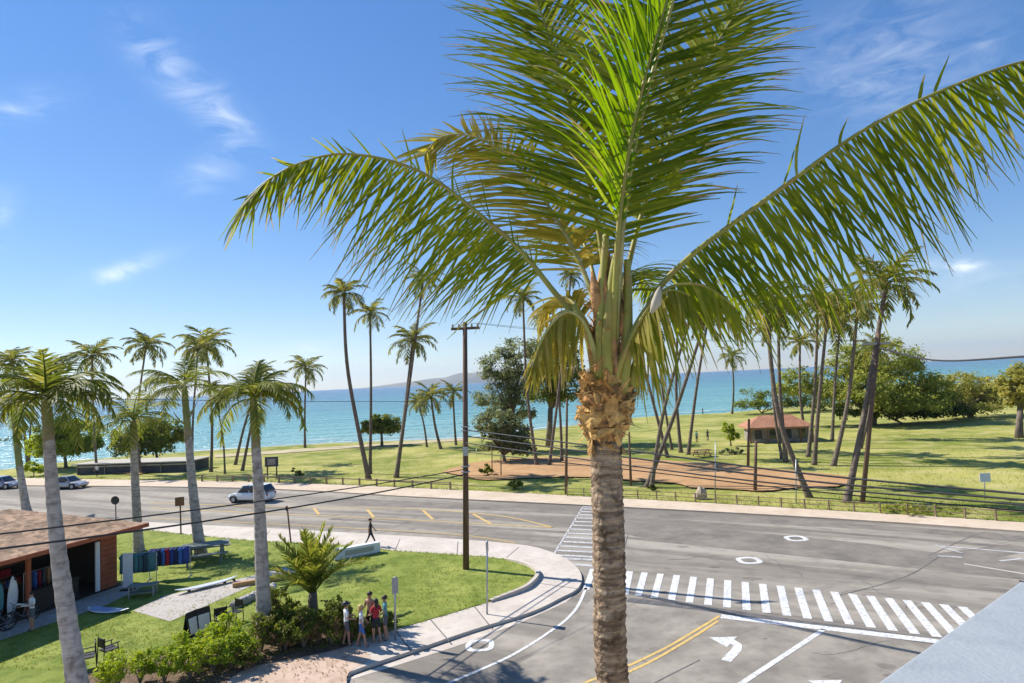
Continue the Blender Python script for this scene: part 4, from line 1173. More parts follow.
tree('shrub', (34, 476), [(33, 468, 9, 6), (42, 470, 7, 5)], 'leaf_lime', 'bright lime green shrub by the parked cars', 'shrub', nclump=24, nleaf=46, size=.35, seed=16, trunk_r=.05, limbs=2)
tree('shrub', (300, 478), [(296, 471, 4, 3), (299, 474, 4, 3)], 'leaf_dark', 'small dark shrub in the park grass behind the white car', 'shrub', nclump=10, nleaf=36, size=.25, seed=17, trunk_r=.04, limbs=2)
tree('shrub', (653, 491), [(653, 488, 4, 3)], 'leaf_dark', 'small dark shrub at the foot of the crossing palm trunks', 'shrub', nclump=9, nleaf=36, size=.2, seed=18, trunk_r=.04, limbs=2)
tree('shrub', (922, 512), [(905, 508, 22, 3), (945, 511, 24, 3)], 'leaf_olive', 'low straggling weeds along the park fence on the right', 'shrub', nclump=40, nleaf=30, size=.18, seed=19, trunk_r=.03, limbs=2)
tree('shrub', (8, 437), [(8, 443, 10, 5)], 'leaf_dark', 'small dark bush by the water at the left edge', 'shrub', nclump=14, nleaf=36, size=.4, seed=20, trunk_r=.06, limbs=2, z=.1)

# hedge in front of the shop: a few shrubs, repeated
def shrub_proto(name, mat, label, group, seed, h, w, size, nclump, stems=True, mat2=None):
    rnd = random.Random(seed)
    root = empty(name, (0, 0, 0), label, 'shrub', group)
    b = MB()
    leafmass(b, [(Vector((0, 0, h * .55)), (w, w, h * .5)), (Vector((w * .3, .1, h * .75)), (w * .6, w * .6, h * .35))], nclump, 34, size, rnd, shell=.35, flat=.2)
    b.build('foliage', M[mat], root)
    if mat2:
        b = MB(); leafmass(b, [(Vector((0, 0, h * .5)), (w * 1.02, w * 1.02, h * .52))], nclump // 3, 22, size, rnd, shell=.6, flat=.2)
        b.build('foliage', M[mat2], root)
    t = MB()
    for _ in range(9):
        a = rnd.uniform(0, 6.28); e = Vector((math.cos(a) * w * .8 * rnd.random(), math.sin(a) * w * .8 * rnd.random(), h * rnd.uniform(.6, 1.05)))
        t.tube([(0, 0, -.05), e * .5 + Vector((0, 0, .05)), e], [.025, .016, .006], 5)
    t.build('stem', M['tree_bark'], root)
    return root
GL = 'lime green shrubs of the hedge below the shop lawn'
GD = 'dark reddish shrubs of the hedge by the walk'
protoL = [shrub_proto('hedge_shrub', 'leaf_lime', 'lime green leafy shrub in the row between the shop lawn and the dirt verge', GL, 60 + i, 1.25 + .2 * i, .72, .17, 34) for i in range(2)]
protoD = [shrub_proto('hedge_shrub', 'leaf_hedge', 'dark green and reddish shrub in the hedge behind the people on the walk', GD, 70 + i, 1.3 + .25 * i, .75, .18, 34, mat2='leaf_red') for i in range(2)]
rr = random.Random(17)
def place(protos, spots):
    for i, (x, y, s) in enumerate(spots):
        pr_ = protos[i % len(protos)]
        o = pr_ if i < len(protos) else copy_tree(pr_)
        o.location = G(x, y, .16); o.rotation_euler = (0, 0, rr.uniform(0, 6.28)); s *= .9; o.scale = (s, s, s * rr.uniform(.8, 1.1))
place(protoL, [(118, 688, .95), (140, 684, .9), (165, 682, .95), (190, 678, 1.0), (213, 672, 1.05), (232, 668, 1.0), (208, 660, 1.0), (182, 668, .85), (225, 655, 1.1), (244, 664, .8), (102, 690, .6), (70, 700, .5), (20, 702, .5)])
place(protoD, [(284, 642, 1.0), (300, 640, .95), (318, 643, .9), (276, 628, 1.0), (289, 628, .85), (334, 638, .95), (328, 630, .75), (304, 648, .9), (286, 650, .8), (262, 652, .9), (246, 668, .75), (332, 645, .8), (376, 638, .55), (390, 632, .5), (360, 640, .7), (345, 636, .8)])
# leaf litter under the hedge
b = MB(); rr = random.Random(23)
for _ in range(700):
    p = G(rr.uniform(110, 350), rr.gauss(664, 9), .17)
    a = rr.uniform(0, 6.28); L = rr.uniform(.02, .07); t = Vector((math.cos(a), math.sin(a), rr.uniform(-.1, .3))) * L; s = Vector((-math.sin(a), math.cos(a), 0)) * L * .4
    b.quad(p - t, p + s, p + t, p - s)
struct(b.build('leaf_litter', M['leaf_dry']), 'stuff')
#PART3

# ------------------------------------------------------------------ poles, signs, wires
def pole(base, top, r, mat, name, label, cat, z=.13, taper=.7, group=None):
    B = G(*base, z); T = PY(*top, B.y)
    root = empty(name, B, label, cat, group)
    t = MB(); t.tube([Vector((0, 0, -.1)), (T - B) * .5, T - B], [r, r * (1 + taper) / 2, r * taper], 10)
    t.build('post', mat, root, smooth=True)
    return root, B, T
up_, UB, UT = pole((466, 569), (465, 322), .17, M['pole_wood'], 'utility_pole', 'tall brown wooden utility pole with one crossarm on the corner lawn', 'utility pole', z=.155)
b = MB(); A = UT - UB + Vector((0, 0, -.35)); b.box(A, (1.55, .12, .14)); b.build('crossarm', M['pole_wood'], up_)
for dx in (-.68, -.35, .05, .35, .68):
    b = MB(); b.tube([A + Vector((dx, 0, .06)), A + Vector((dx, 0, .18)), A + Vector((dx, 0, .26))], [.05, .06, .03], 8); b.build('insulator', M['ceramic'], up_)
b = MB(); b.box((A.x * .5, -.2, 6.2), (.28, .2, .45)); b.build('junction_box', M['steel'], up_)
b = MB()
for zz in (5.1, 5.4, 7.3, 7.5): b.box((A.x * zz / A.z, 0, zz), (.44, .44, .05))
b.build('band', M['steel'], up_)
rp, RB, RTp = pole((862, 504), (879, 333), .17, M['pole_wood'], 'utility_pole', 'brown leaning utility pole with a short pale crossarm by the park fence', 'utility pole')
b = MB(); A2 = RTp - RB + Vector((-.25, 0, -.75)); b.box(A2, (2.0, .14, .16)); b.build('crossarm', M['ceramic'], rp)
for dx in (-.7, .7):
    b = MB(); b.tube([A2 + Vector((dx, 0, .06)), A2 + Vector((dx, 0, .3))], [.06, .04], 8); b.build('insulator', M['ceramic'], rp)
for (ba, to, r, lb) in (((566, 494), (567, 398), .13, 'slim brown wooden pole by the park walk left of the big palm trunk'),
                        ((631, 486), (629, 432), .12, 'short brown wooden pole just right of the big palm trunk'),
                        ((755, 492), (756, 441), .15, 'short brown post, nearer of the two in front of the red roofed pavilion'),
                        ((748, 468), (749, 419), .15, 'short brown post, farther of the two in front of the red roofed pavilion'),
                        ((492, 474), (492, 441), .06, 'thin post at the left end of the bare earth court'),
                        ((501, 477), (501, 446), .06, 'thin post just right of the one at the left end of the earth court')):
    pole(ba, to, r, M['pole_wood'], 'wooden_pole', lb, 'pole')
for (ba, to, lb) in (((715, 498), (715.5, 442), 'thin grey metal pole beside the boulder on the park edge'), ((796, 503), (796, 459), 'thin grey metal pole by the fence under the bent palm')):
    pole(ba, to, .05, M['steel'], 'metal_pole', lb, 'pole')

def sign(base, top, w, h, label, mat='steel', face='steel', r=.04, z=.14, shape='rect', rz=0, name='road_sign'):
    root, B, T = pole(base, top, r, M[mat], name, label, 'sign', z=z, taper=1)
    b = MB(); c = T - B - Vector((0, .06, h * .5))
    if shape == 'rect':
        b.box((0, 0, 0), (w, .025, h))
    else:
        ii = [[b.vert((w / 2 * math.cos(a * PI / 8), y, h / 2 * math.sin(a * PI / 8))) for a in range(16)] for y in (-.015, .015)]
        b.face(ii[0][::-1]); b.face(ii[1])
        for a in range(16):
            a2 = (a + 1) % 16
            b.face((ii[0][a], ii[0][a2], ii[1][a2], ii[1][a]))
    o = b.build('sign_plate', M[face], root, loc=c); o.rotation_euler = (0, 0, rz)
    b = MB(); b.box((0, .03, 0), (.09, .04, h * .5)); o = b.build('bracket', M['steel'], root, loc=c); o.rotation_euler = (0, 0, rz)
sign((487, 614), (487, 541), .3, .45, 'slim steel sign post on the corner walk, its plate seen edge on', rz=1.35)
sign((395, 640), (395, 577), .24, .62, 'steel sign post with a pale plate beside the group of people', face='steel', rz=.35)
sign((181, 534), (180, 497), .6, .62, 'square faced sign on a brown post between the grey palms beside the road', mat='pole_wood', face='brown_wood', r=.05, rz=.3)
sign((116, 518), (115.5, 496), .7, .7, 'round dark sign on a thin post beside the road above the shop roof', mat='black', face='black', shape='disc', r=.04)
sign((291, 543), (287, 506), .14, .3, 'thin leaning dark post with a narrow plate on the roadside walk', mat='pole_wood', face='pole_wood', r=.05)
sign((985, 500), (984, 473), .75, .6, 'small white sign on a thin post out in the park grass', face='white', r=.035)
# notice board in the park
B = G(272, 479, .14); root = empty('notice_board', B, 'dark notice board on two legs in the park grass behind the white car', 'notice board')
for dx in (-.5, .55):
    b = MB(); b.box((dx, 0, .9), (.12, .12, 2.0)); b.build('leg', M['pole_wood'], root)
b = MB(); b.box((0, -.02, 1.95), (1.5, .1, 1.1)); b.build('board', M['shed_dark'], root)
b = MB(); b.box((0, -.08, 1.95), (.95, .02, .7)); b.build('panel', M['stone_wall'], root)

def wire(pts, r, label, name='overhead_cable', sag=0.0):
    out = []
    pts = [Vector(p) for p in pts]
    if len(pts) == 2:
        for i in range(25):
            t = i / 24; p = pts[0].lerp(pts[1], t); p.z -= sag * 4 * t * (1 - t); out.append(p)
    else: out = smoothline(pts, 8)
    b = MB(); b.tube(out, r, 6)
    tag(b.build(name, M['cable'], smooth=True), label, 'cable', 'overhead cables')
YU = UB.y - .2
wire([PY(466, 469, YU), PY(-60, 541, 16)], .025, 'upper of two thick cables running left from the utility pole past the shop roof', sag=.15)
wire([PY(466, 474, YU), PY(-60, 556, 16)], .032, 'lower of two thick cables running left from the utility pole past the shop roof', sag=.25)
wire([PY(466, 430, YU), PY(640, 452, 27), PY(800, 473, 23), PY(1024, 494, 18.5), PY(1130, 502, 16.5)], .035, 'upper thick cable running right from the utility pole across the park')
wire([PY(466, 436, YU), PY(640, 459, 27), PY(800, 480, 23), PY(1024, 500, 18.5), PY(1130, 507, 16.5)], .035, 'lower thick cable running right from the utility pole across the park')
wire([PY(466, 443, YU), PY(640, 467, 27), PY(800, 486, 23), PY(1024, 505, 18.5), PY(1130, 512, 16.5)], .03, 'third cable from the top running right from the utility pole across the park')
wire([PY(466, 452, YU), PY(640, 471, 27.2), PY(800, 490, 23.2), PY(1024, 511, 18.7), PY(1130, 519, 16.7)], .022, 'thinnest and lowest cable running right from the utility pole across the park')
wire([PY(466, 401, YU), PY(-60, 395, 20)], .012, 'thin cable running left from the utility pole in front of the sea', sag=.1)
wire([PY(877, 347, RB.y - .1), PY(932, 360, 36), PY(1024, 356.5, 25), PY(1130, 347, 18)], .05, 'dark cable from the leaning utility pole along the sea horizon on the right')
for k, dx in enumerate((.35, .68)):
    wire([UB + A + Vector((dx, 0, .27)), RB + A2 + Vector((-.7 + 1.4 * k, 0, .3))], .010, ['thin wire between the two crossarms, from the inner right insulator', 'thin wire between the two crossarms, from the outermost right insulator'][k], sag=.5)

# ------------------------------------------------------------------ park fence, pavilion, shed, furniture
froot = empty('park_fence', G(722, 498, .11), 'low brown post and rail fence along the park edge on the right', 'fence')
fb = froot.location
fl = [G(x, y, .12) + Vector((.25, .45, 0)) for x, y in ((500, 494), (560, 496.5), (600, 498.5), (650, 500.5), (722, 505), (820, 511), (920, 517), (1024, 524), (1100, 529))]
fl2 = resample(fl, 26)
b = MB(); fb = fb.copy()
for k in range(4, len(fl2)):
    p = fl2[k] - fb
    q = MB(); q.box((p.x, p.y, .34), (.09, .09, .72)); q.build('post', M['fence_wood'], froot)
for k in range(4, len(fl2) - 1):
    for zz in (.32, .62):
        b.tube([fl2[k] - fb + Vector((0, 0, zz)), fl2[k + 1] - fb + Vector((0, 0, zz))], .028, 6)
b.build('rail', M['fence_wood'], froot)
froot = empty('park_fence', G(256, 482, .11), 'low brown post and rail fence behind the white car on the left', 'fence')
fb = froot.location.copy()
fl2 = resample([p + Vector((0, .5, 0)) for p in Gs([(200, 482), (256, 482.5), (330, 485), (400, 488), (450, 490.5)], .12)], 15)
b = MB()
for k in range(len(fl2)):
    p = fl2[k] - fb
    q = MB(); q.box((p.x, p.y, .36), (.16, .16, .75)); q.build('post', M['fence_wood'], froot)
for k in range(len(fl2) - 1): b.tube([fl2[k] - fb + Vector((0, 0, .62)), fl2[k + 1] - fb + Vector((0, 0, .62))], .06, 6)
b.build('rail', M['fence_wood'], froot)

def hip(b, x0, x1, y0, y1, z0, z1, ridge_in, th=.12):
    ym = (y0 + y1) / 2
    e = [Vector((x0, y0, z0)), Vector((x1, y0, z0)), Vector((x1, y1, z0)), Vector((x0, y1, z0))]
    r1 = Vector((x0 + ridge_in, ym, z1)); r2 = Vector((x1 - ridge_in, ym, z1))
    b.quad(e[0], e[1], r2, r1); b.quad(e[2], e[3], r1, r2)
    for tri in ((e[1], e[2], r2), (e[3], e[0], r1)):
        i = len(b.v)
        for p in tri: b.vert(p)
        b.face((i, i + 1, i + 2))
    d = Vector((0, 0, -th))
    for k in range(4):
        p, q = e[k], e[(k + 1) % 4]
        b.quad(p + d, q + d, q, p)
    b.quad(e[3] + d, e[2] + d, e[1] + d, e[0] + d)
# pavilion
B = G(781, 442.5, .15)
pav = empty('pavilion', B, 'low stone pavilion with a red hipped roof in the park', 'pavilion', rz=math.radians(-8))
w = 64 / F_PX * B.y
b = MB(); b.box((0, 2.2, 1.05), (w * .86, 3.9, 2.2)); b.build('wall', M['stone_wall'], pav)
b = MB(); hip(b, -w / 2, w / 2, -.7, 5.1, 2.1, 3.5, 2.2, .2); b.build('roof', M['red_tile'], pav)
for k, x in enumerate((-.32, -.1, .12, .33)):
    b = MB(); b.box((x * w, .24, 1.1), (.9, .06, 1.2)); b.build('window', M['glass' if k % 2 else 'shed_dark'], pav)
for x in (-.46, -.2, .05, .28, .46):
    b = MB(); b.box((x * w, -.5, 1.0), (.16, .16, 2.1)); b.build('post', M['brown_wood'], pav)
# long dark shed
B = G(130, 473.5, .14)
shed = empty('canoe_shed', B, 'long low dark shed with a flat pale roof behind the road on the left', 'shed', rz=math.radians(-8))
b = MB(); b.box((.4, 2, .65), (16.5, 4, 1.4)); b.build('wall', M['shed_dark'], shed)
b = MB(); b.box((.4, 1.9, 1.42), (17.2, 4.9, .14)); b.build('roof', M['shed_roof'], shed)
b = MB(); b.box((.4, -.06, 1.05), (16.6, .08, .16)); b.build('trim_board', M['shed_roof'], shed)
for k in range(5):
    b = MB(); b.box((-7.7 + k * 4.1, -.12, .65), (.14, .1, 1.36)); b.build('post', M['stone_wall'], shed)

def picnic_table(loc, rz, label, mat, s=1):
    root = empty('picnic_table', loc, label, 'picnic table', rz=rz); root.scale = (s, s, s)
    b = MB()
    for k in range(5): b.box((0, -.32 + k * .16, .74), (1.9, .145, .045))
    b.build('tabletop', mat, root)
    for sg in (-1, 1):
        b = MB()
        for k in range(2): b.box((0, sg * (.66 + k * .15), .44), (1.9, .135, .045))
        b.build('bench_seat', mat, root)
    for sx in (-.65, .65):
        b = MB()
        b.tube([(sx, -.75, 0), (sx, -.2, .72)], .05, 6); b.tube([(sx, .75, 0), (sx, .2, .72)], .05, 6); b.tube([(sx, -.8, .40), (sx, .8, .40)], .045, 6)
        b.build('leg_frame', mat, root)
M['table_grey'] = plain('table_grey', (.22, .24, .20), .8)
picnic_table(G(206, 561, .155), .35, 'weathered grey green picnic table on the lawn at the foot of the stout palm', M['table_grey'], 1.35)
picnic_table(G(702, 457, .16), .2, 'dark picnic table in the park behind the bare earth court', M['brown_wood'], 1.1)
# boulder
B = G(701, 499, .1); b = MB(); b.ball((0, 0, .3), 1, 14, 9, (.62, .5, .62))
for i, v in enumerate(b.v):
    nz = noise.noise(Vector(v) * 2.2); nz2 = noise.noise(Vector(v) * 6)
    k = 1 + .28 * nz + .08 * nz2; b.v[i] = (v[0] * k * (1 - .35 * max(0, v[2])), v[1] * k, max(-.15, v[2] * k))
o = b.build('boulder', M['boulder'], loc=B); tag(o, 'tan boulder on the park edge beside the thin grey pole', 'boulder')

# white slab sign on the near walk
B = G(357, 556, .16)
slab = empty('slab_sign', B, 'long low white slab sign on the lawn edge near the walking person', 'sign', rz=math.radians(31))
b = MB(); b.box((0, 0, .33), (2.7, .42, .56)); b.build('slab', M['white'], slab)
b = MB(); b.box((0, 0, .03), (2.4, .34, .08)); b.build('footing', M['concrete_grey'], slab)
b = MB(); b.box((.1, -.222, .33), (1.7, .012, .26)); b.build('face_panel', M['car_blue'], slab)

# low kerb ring and stones by the hedge palm
b = MB()
rr = random.Random(5)
for k in range(11):
    p = G(236 + k * 3.6, 607 - k * 1.7, .16)
    o = MB(); o.ball((0, 0, .12), 1, 8, 6, (.26, .2, .2))
    for i, v in enumerate(o.v):
        nz = noise.noise(Vector(v) * 5 + Vector((k * 3.1, 0, 0))); o.v[i] = (v[0] * (1 + .5 * nz), v[1] * (1 + .5 * nz), v[2] * (1 + .3 * nz))
    tag(o.build('edging_stone', M['concrete_grey'], loc=p), 'pale edging stone in the row between the shop path and the hedge', 'stone', 'edging stones beside the shop path')
b = MB(); b.box((0, 0, .11), (2.4, .22, .22)); o = b.build('timber_edging', M['boardwood'], loc=G(258, 583.5, .155)); o.rotation_euler = (0, 0, .42)
tag(o, 'brown timber edging lying along the far end of the shop path', 'timber')

# surfboards
def surfboard(name, loc, rot, L, W, label, base='boardwhite', stripe=None, group=None):
    root = empty(name, loc, label, 'surfboard', group); root.rotation_euler = rot
    b = MB(); N = 18; rows_ = []
    for i in range(N + 1):
        t = i / N; x = (t - .5) * L
        w = W / 2 * (math.sin(PI * min(1, max(0, t)) ) ** .55) * (1 - .12 * t)
        rk = .12 * (2 * abs(t - .5)) ** 3
        row = []
        for j in range(10):
            a = 2 * PI * j / 10
            row.append(b.vert((x, max(.004, w) * math.cos(a), .06 + rk + .05 * math.sin(a) * (.3 + .7 * math.sin(PI * t)))))
        rows_.append(row)
    for i in range(N):
        for j in range(10):
            j2 = (j + 1) % 10; b.face((rows_[i][j], rows_[i + 1][j], rows_[i + 1][j2], rows_[i][j2]))
    b.build('deck', M[base], root, smooth=True)
    if stripe:
        b = MB()
        pts = [Vector(((t - .5) * L, 0, .118 + .12 * (2 * abs(t - .5)) ** 3)) for t in (.12, .3, .5, .62)]
        i0 = None
        for k, p in enumerate(pts):
            a = b.vert(p + Vector((0, W * .3, -.012))); c = b.vert(p); d = b.vert(p - Vector((0, W * .3, .012)))
            if i0: b.face((i0[0], i0[1], c, a)); b.face((i0[1], i0[2], d, c))
            i0 = (a, c, d)
        b.build('traction_pad', M[stripe], root)
    b = MB(); b.quad((L * .4, -.006, .05), (L * .46, -.006, .05), (L * .47, 0, -.12), (L * .44, 0, -.1)); b.build('fin', M['black'], root)
    return root
surfboard('surfboard', G(108, 611.5, .17), (0, 0, -.22), 2.3, .75, 'white and pale blue surfboard lying flat on the grass beside the shop path', stripe='boardstripe')
surfboard('surfboard', G(207, 586, .24), (0, 0, .72), 3.0, .62, 'long white board lying on the grass on the far side of the shop path', stripe=None)
for sx in (-.9, .8):
    p = G(207, 586, .16) + Vector((math.cos(.72) * sx, math.sin(.72) * sx, .04)); b = MB(); b.box((0, 0, 0), (.12, .6, .09))
    o = b.build('board_rest', M['black'], loc=p); o.rotation_euler = (0, 0, .72); tag(o, ['black rest under the near end of the long white board', 'black rest under the far end of the long white board'][sx > 0], 'rest')

# folding chairs
def chair(loc, rz, label):
    root = empty('lawn_chair', loc, label, 'chair', rz=rz)
    b = MB(); b.box((0, 0, .42), (.5, .48, .04)); b.build('seat', M['black'], root)
    b = MB(); b.box((0, .26, .72), (.48, .03, .34)); b.build('backrest', M['black'], root)
    for sx in (-.24, .24):
        for (y0, y1, zt) in ((-.24, -.2, .63), (.3, .26, .92)):
            b = MB(); b.tube([(sx, y0, 0), (sx, y1, zt)], .018, 6); b.build('leg', M['black'], root)
        b = MB(); b.box((sx, 0, .63), (.05, .52, .03)); b.build('armrest', M['black'], root)
chair(G(109, 660, .16), 2.6, 'black armchair on the shop lawn behind the lime green hedge')
chair(G(87, 668, .16), -1.0, 'black armchair turned sideways beside the nearest palm trunk')
# black and white sandwich boards
def aboard(loc, rz, label, mat):
    root = empty('sandwich_board', loc, label, 'sign', rz=rz)
    for sg in (-1, 1):
        b = MB()
        M4 = Matrix.Translation((0, sg * .22, 0)) @ Matrix.Rotation(sg * .22, 4, 'X')
        b.box((0, 0, .52), (.58, .03, 1.0), M4=M4); b.build('board', M['black'], root)
        b = MB(); b.box((0, sg * .02, .46), (.46, .02, .62), M4=M4); b.build('panel', M[mat], root)
aboard(G(192, 636, .16), 1.2, 'sandwich board with a white panel, left of the pair behind the hedge', 'white')
aboard(G(203, 632, .16), .9, 'sandwich board with a white panel, right of the pair behind the hedge', 'white')
chair(G(222, 631, .16), .6, 'black armchair between the sandwich boards and the straight grey palm')
chair(G(234, 622, .16), -.5, 'black armchair by the pale edging stones beside the straight grey palm')

# ------------------------------------------------------------------ the surf shop
Cn = G(118.5, 585, .16)
SH = empty('surf_shop', Cn, 'open fronted wooden surf shop with a shingle roof at the lower left', 'shop', rz=math.atan2(-.945, -.326))
HW = 3.0
def part(name, boxes, mat, parent=SH):
    b = MB()
    for c, s in boxes: b.box(c, s)
    return b.build(name, M[mat], parent)
part('wall', [((.06, -4.5, HW / 2), (.12, 8.8, HW)), ((4, -8.9, HW / 2), (8, .12, HW)), ((4, -4.2, HW / 2), (7.8, .1, HW))], 'red_wood')
part('shade_lining', [((.14, -2.1, HW / 2), (.02, 4.0, HW - .1)), ((4, -4.13, HW / 2), (7.6, .02, HW - .1))], 'interior_shade')  # dark sheets added over the red inner walls to paint indoor shade
part('front_panel', [((.56, -.02, HW / 2), (.85, .1, HW - .02))], 'red_wood')
# clapboard lines
part('clapboard', [((.56, .045, .25 + .25 * k), (.87, .03, .03)) for k in range(11)], 'brown_wood')
part('door_frame', [((1.16, 0, 1.3), (.22, .08, 2.5))], 'white')
part('post', [((4.55, .02, HW / 2), (.16, .16, HW))], 'red_wood')
part('post', [((7.9, .02, HW / 2), (.16, .16, HW))], 'red_wood')
part('beam', [((4.2, 0, HW - .12), (7.6, .18, .26))], 'red_wood')
part('floor', [((4, -2.1, .03), (8.2, 4.6, .06))], 'interior_shade')
part('counter', [((3.2, -.25, 1.02), (2.4, .35, .06)), ((3.2, -.25, .5), (2.3, .2, .95))], 'interior_shade')
part('ceiling', [((4, -2.2, HW - .02), (8.2, 4.5, .05))], 'interior_shade')
b = MB(); hip(b, -.95, 12, -9.6, 1.05, HW + .06, HW + 1.45, 3.6, .16); b.build('roof', M['shingle'], SH)
part('fascia', [((5.5, 1.08, HW - .02), (12.9, .05, .2)), ((-.98, -4.3, HW - .02), (.05, 10.6, .2))], 'red_wood')
part('shelf', [((5.0, -3.9, .6 + .55 * k), (5.5, .4, .04)) for k in range(4)], 'brown_wood')
shm = SH.matrix_basis if False else (Matrix.Translation(Cn) @ Matrix.Rotation(math.atan2(-.945, -.326), 4, 'Z'))
def W(x, y, z): return shm @ Vector((x, y, z))
shr = math.atan2(-.945, -.326)
rr = random.Random(31)
cols = ['cloth_red', 'cloth_blue', 'cloth_teal', 'white', 'boardwood', 'cloth_grey', 'leaf_dry']
for i in range(22):
    x = 2.5 + rr.uniform(0, 5); k = rr.randrange(4)
    b = MB(); hh = rr.uniform(.18, .4); b.box((0, 0, hh / 2), (rr.uniform(.2, .45), .28, hh)); b.box((0, .015, hh * .6), (.12, .27, hh * .5))
    o = b.build('shelf_box', M[rr.choice(cols)], loc=W(x, -3.85, .625 + .55 * k)); o.rotation_euler = (0, 0, shr)
    tag(o, 'boxed goods on the shelves at the back of the surf shop', 'box', 'goods on the shop shelves')
def garment(loc, rz, mat, label, group, s=1.0, name='shirt', cat='shirt'):
    b = MB(); n_ = 8; rowsG = []
    prof = [(1.0, .10), (.95, .22), (.86, .24), (.8, .19), (.45, .2), (.2, .22)]
    for z, w in prof:
        rowsG.append([b.vert((w * math.cos(2 * PI * j / n_) * s, .07 * math.sin(2 * PI * j / n_) * s * (1 + .3 * (1 - z)), (z - 1.0) * s)) for j in range(n_)])
    for i in range(len(rowsG) - 1):
        for j in range(n_):
            j2 = (j + 1) % n_; b.face((rowsG[i][j], rowsG[i + 1][j], rowsG[i + 1][j2], rowsG[i][j2]))
    b.face(rowsG[0]); b.face(rowsG[-1][::-1])
    o = b.build(name, M[mat], loc=loc, smooth=True); o.rotation_euler = (0, 0, rz)
    tag(o, label, cat, group)
def rack(loc, rz, L, h, label):
    root = empty('clothes_rack', loc, label, 'clothes rack', rz=rz)
    b = MB(); b.tube([(-L / 2, 0, h), (L / 2, 0, h)], .025, 6); b.build('rail', M['steel'], root)
    for sx in (-L / 2, L / 2):
        b = MB(); b.tube([(sx, 0, 0), (sx, 0, h)], .022, 6); b.tube([(sx, -.35, .03), (sx, .35, .03)], .022, 6); b.build('upright', M['steel'], root)
# inside racks
rack(W(2.6, -1.6, .06), shr, 2.2, 1.55, 'clothes rack of shirts inside the surf shop')
for i in range(9):
    garment(W(1.7 + i * .22, -1.6, 1.6), shr + PI / 2 + rr.uniform(-.2, .2), cols[i % 6], 'shirt hanging on the rack inside the surf shop', 'shirts hanging inside the shop')
# blue vests on the outdoor rack
RB1 = G(170, 578, .155); rz1 = math.radians(10)
rack(RB1, rz1, 2.05, 1.62, 'outdoor rack hung with blue vests on the lawn')
for i in range(9):
    x = -.86 + i * .215
    garment(RB1 + Vector((math.cos(rz1) * x, math.sin(rz1) * x, 1.6)), rz1 + PI / 2 - .9 + rr.uniform(-.25, .25), ['blue', 'blue', 'navy', 'cloth_blue'][i % 4] if i not in (4,) else 'cloth_red',
            'blue vest hanging on the outdoor rack on the lawn' if i != 4 else 'single dark red vest among the blue ones on the outdoor rack', 'vests hanging on the outdoor rack' if i != 4 else None, s=1.12, name='vest', cat='vest')
RB2 = G(139, 586, .155); rz2 = math.radians(6)
rack(RB2, rz2, 1.75, 1.7, 'outdoor rack hung with teal wetsuits beside the shop corner')
for i in range(7):
    x = -.7 + i * .23
    garment(RB2 + Vector((math.cos(rz2) * x, math.sin(rz2) * x, 1.68)), rz2 + PI / 2 - 1.0 + rr.uniform(-.25, .25), ['teal', 'dark_teal', 'teal', 'cloth_teal'][i % 4],
            'teal wetsuit hanging on the outdoor rack beside the shop corner', 'wetsuits hanging on the outdoor rack', s=1.2, name='wetsuit', cat='wetsuit')
# white feather banner next to the rack
B = G(128, 590, .155); bn = empty('banner_stand', B, 'white upright banner between the shop corner and the teal wetsuits', 'banner')
b = MB(); b.box((0, 0, 1.0), (.5, .05, 1.75)); b.build('banner', M['white'], bn)
b = MB(); b.box((0, 0, .05), (.6, .4, .1)); b.build('foot', M['black'], bn)
# low display table
B = G(143, 596, .155); dt = empty('display_table', B, 'low grey green display table in front of the teal wetsuits', 'table', rz=.2)
b = MB(); b.box((0, 0, .55), (1.3, .6, .05)); b.build('tabletop', M['table_grey'], dt)
for sx in (-.55, .55):
    for sy in (-.24, .24):
        b = MB(); b.box((sx, sy, .27), (.05, .05, .53)); b.build('leg', M['steel'], dt)
b = MB(); b.box((0, 0, .22), (1.2, .5, .04)); b.build('shelf', M['table_grey'], dt)
# surfboards standing at the shop front
for i, (x, mt, lb) in enumerate(((5.1, 'boardwhite', 'white surfboard standing upright at the shop front, beside the red post'), (5.7, 'cloth_teal', 'teal surfboard standing upright at the shop front'), (6.3, 'boardwhite', 'white surfboard standing upright at the shop front left of the teal one'))):
    surfboard('surfboard', W(x, -.1, 1.05), (0, -PI / 2 + .1, shr + PI / 2), 1.9, .5, lb, base=mt)
# bicycle parked at the shop front
def bicycle(loc, rz, label):
    root = empty('bicycle', loc, label, 'bicycle', rz=rz)
    for x in (-.52, .52):
        b = MB(); N = 24; r = .34
        b.tube([(x + r * math.cos(2 * PI * k / N), 0, r + r * math.sin(2 * PI * k / N)) for k in range(N + 1)], .028, 6, cap=False)
        wl = b.build('wheel', M['rubber'], root)
        b = MB()
        for k in range(8): b.tube([(x, 0, r), (x + r * math.cos(k * PI / 4), 0, r + r * math.sin(k * PI / 4))], .006, 4)
        b.build('spoke', M['steel'], wl)
    b = MB()
    for p, q in (((-.52, 0, .34), (-.05, 0, .3)), ((-.05, 0, .3), (-.18, 0, .85)), ((-.18, 0, .78), (.38, 0, .8)), ((-.05, 0, .3), (.38, 0, .72)), ((.36, 0, .95), (.52, 0, .34)), ((-.52, 0, .34), (-.17, 0, .78))): b.tube([p, q], .02, 6)
    b.build('frame', M['cloth_grey'], root)
    b = MB(); b.box((-.2, 0, .89), (.26, .14, .06)); b.build('saddle', M['black'], root)
    b = MB(); b.tube([(.3, -.28, 1.02), (.38, 0, .96), (.3, .28, 1.02)], .016, 6); b.build('handlebar', M['steel'], root)
bicycle(W(5.3, .75, .02), shr + .1, 'grey bicycle parked along the shop front')
bicycle(W(6.5, .85, .02), shr - .1, 'second bicycle parked at the shop front by the left edge')
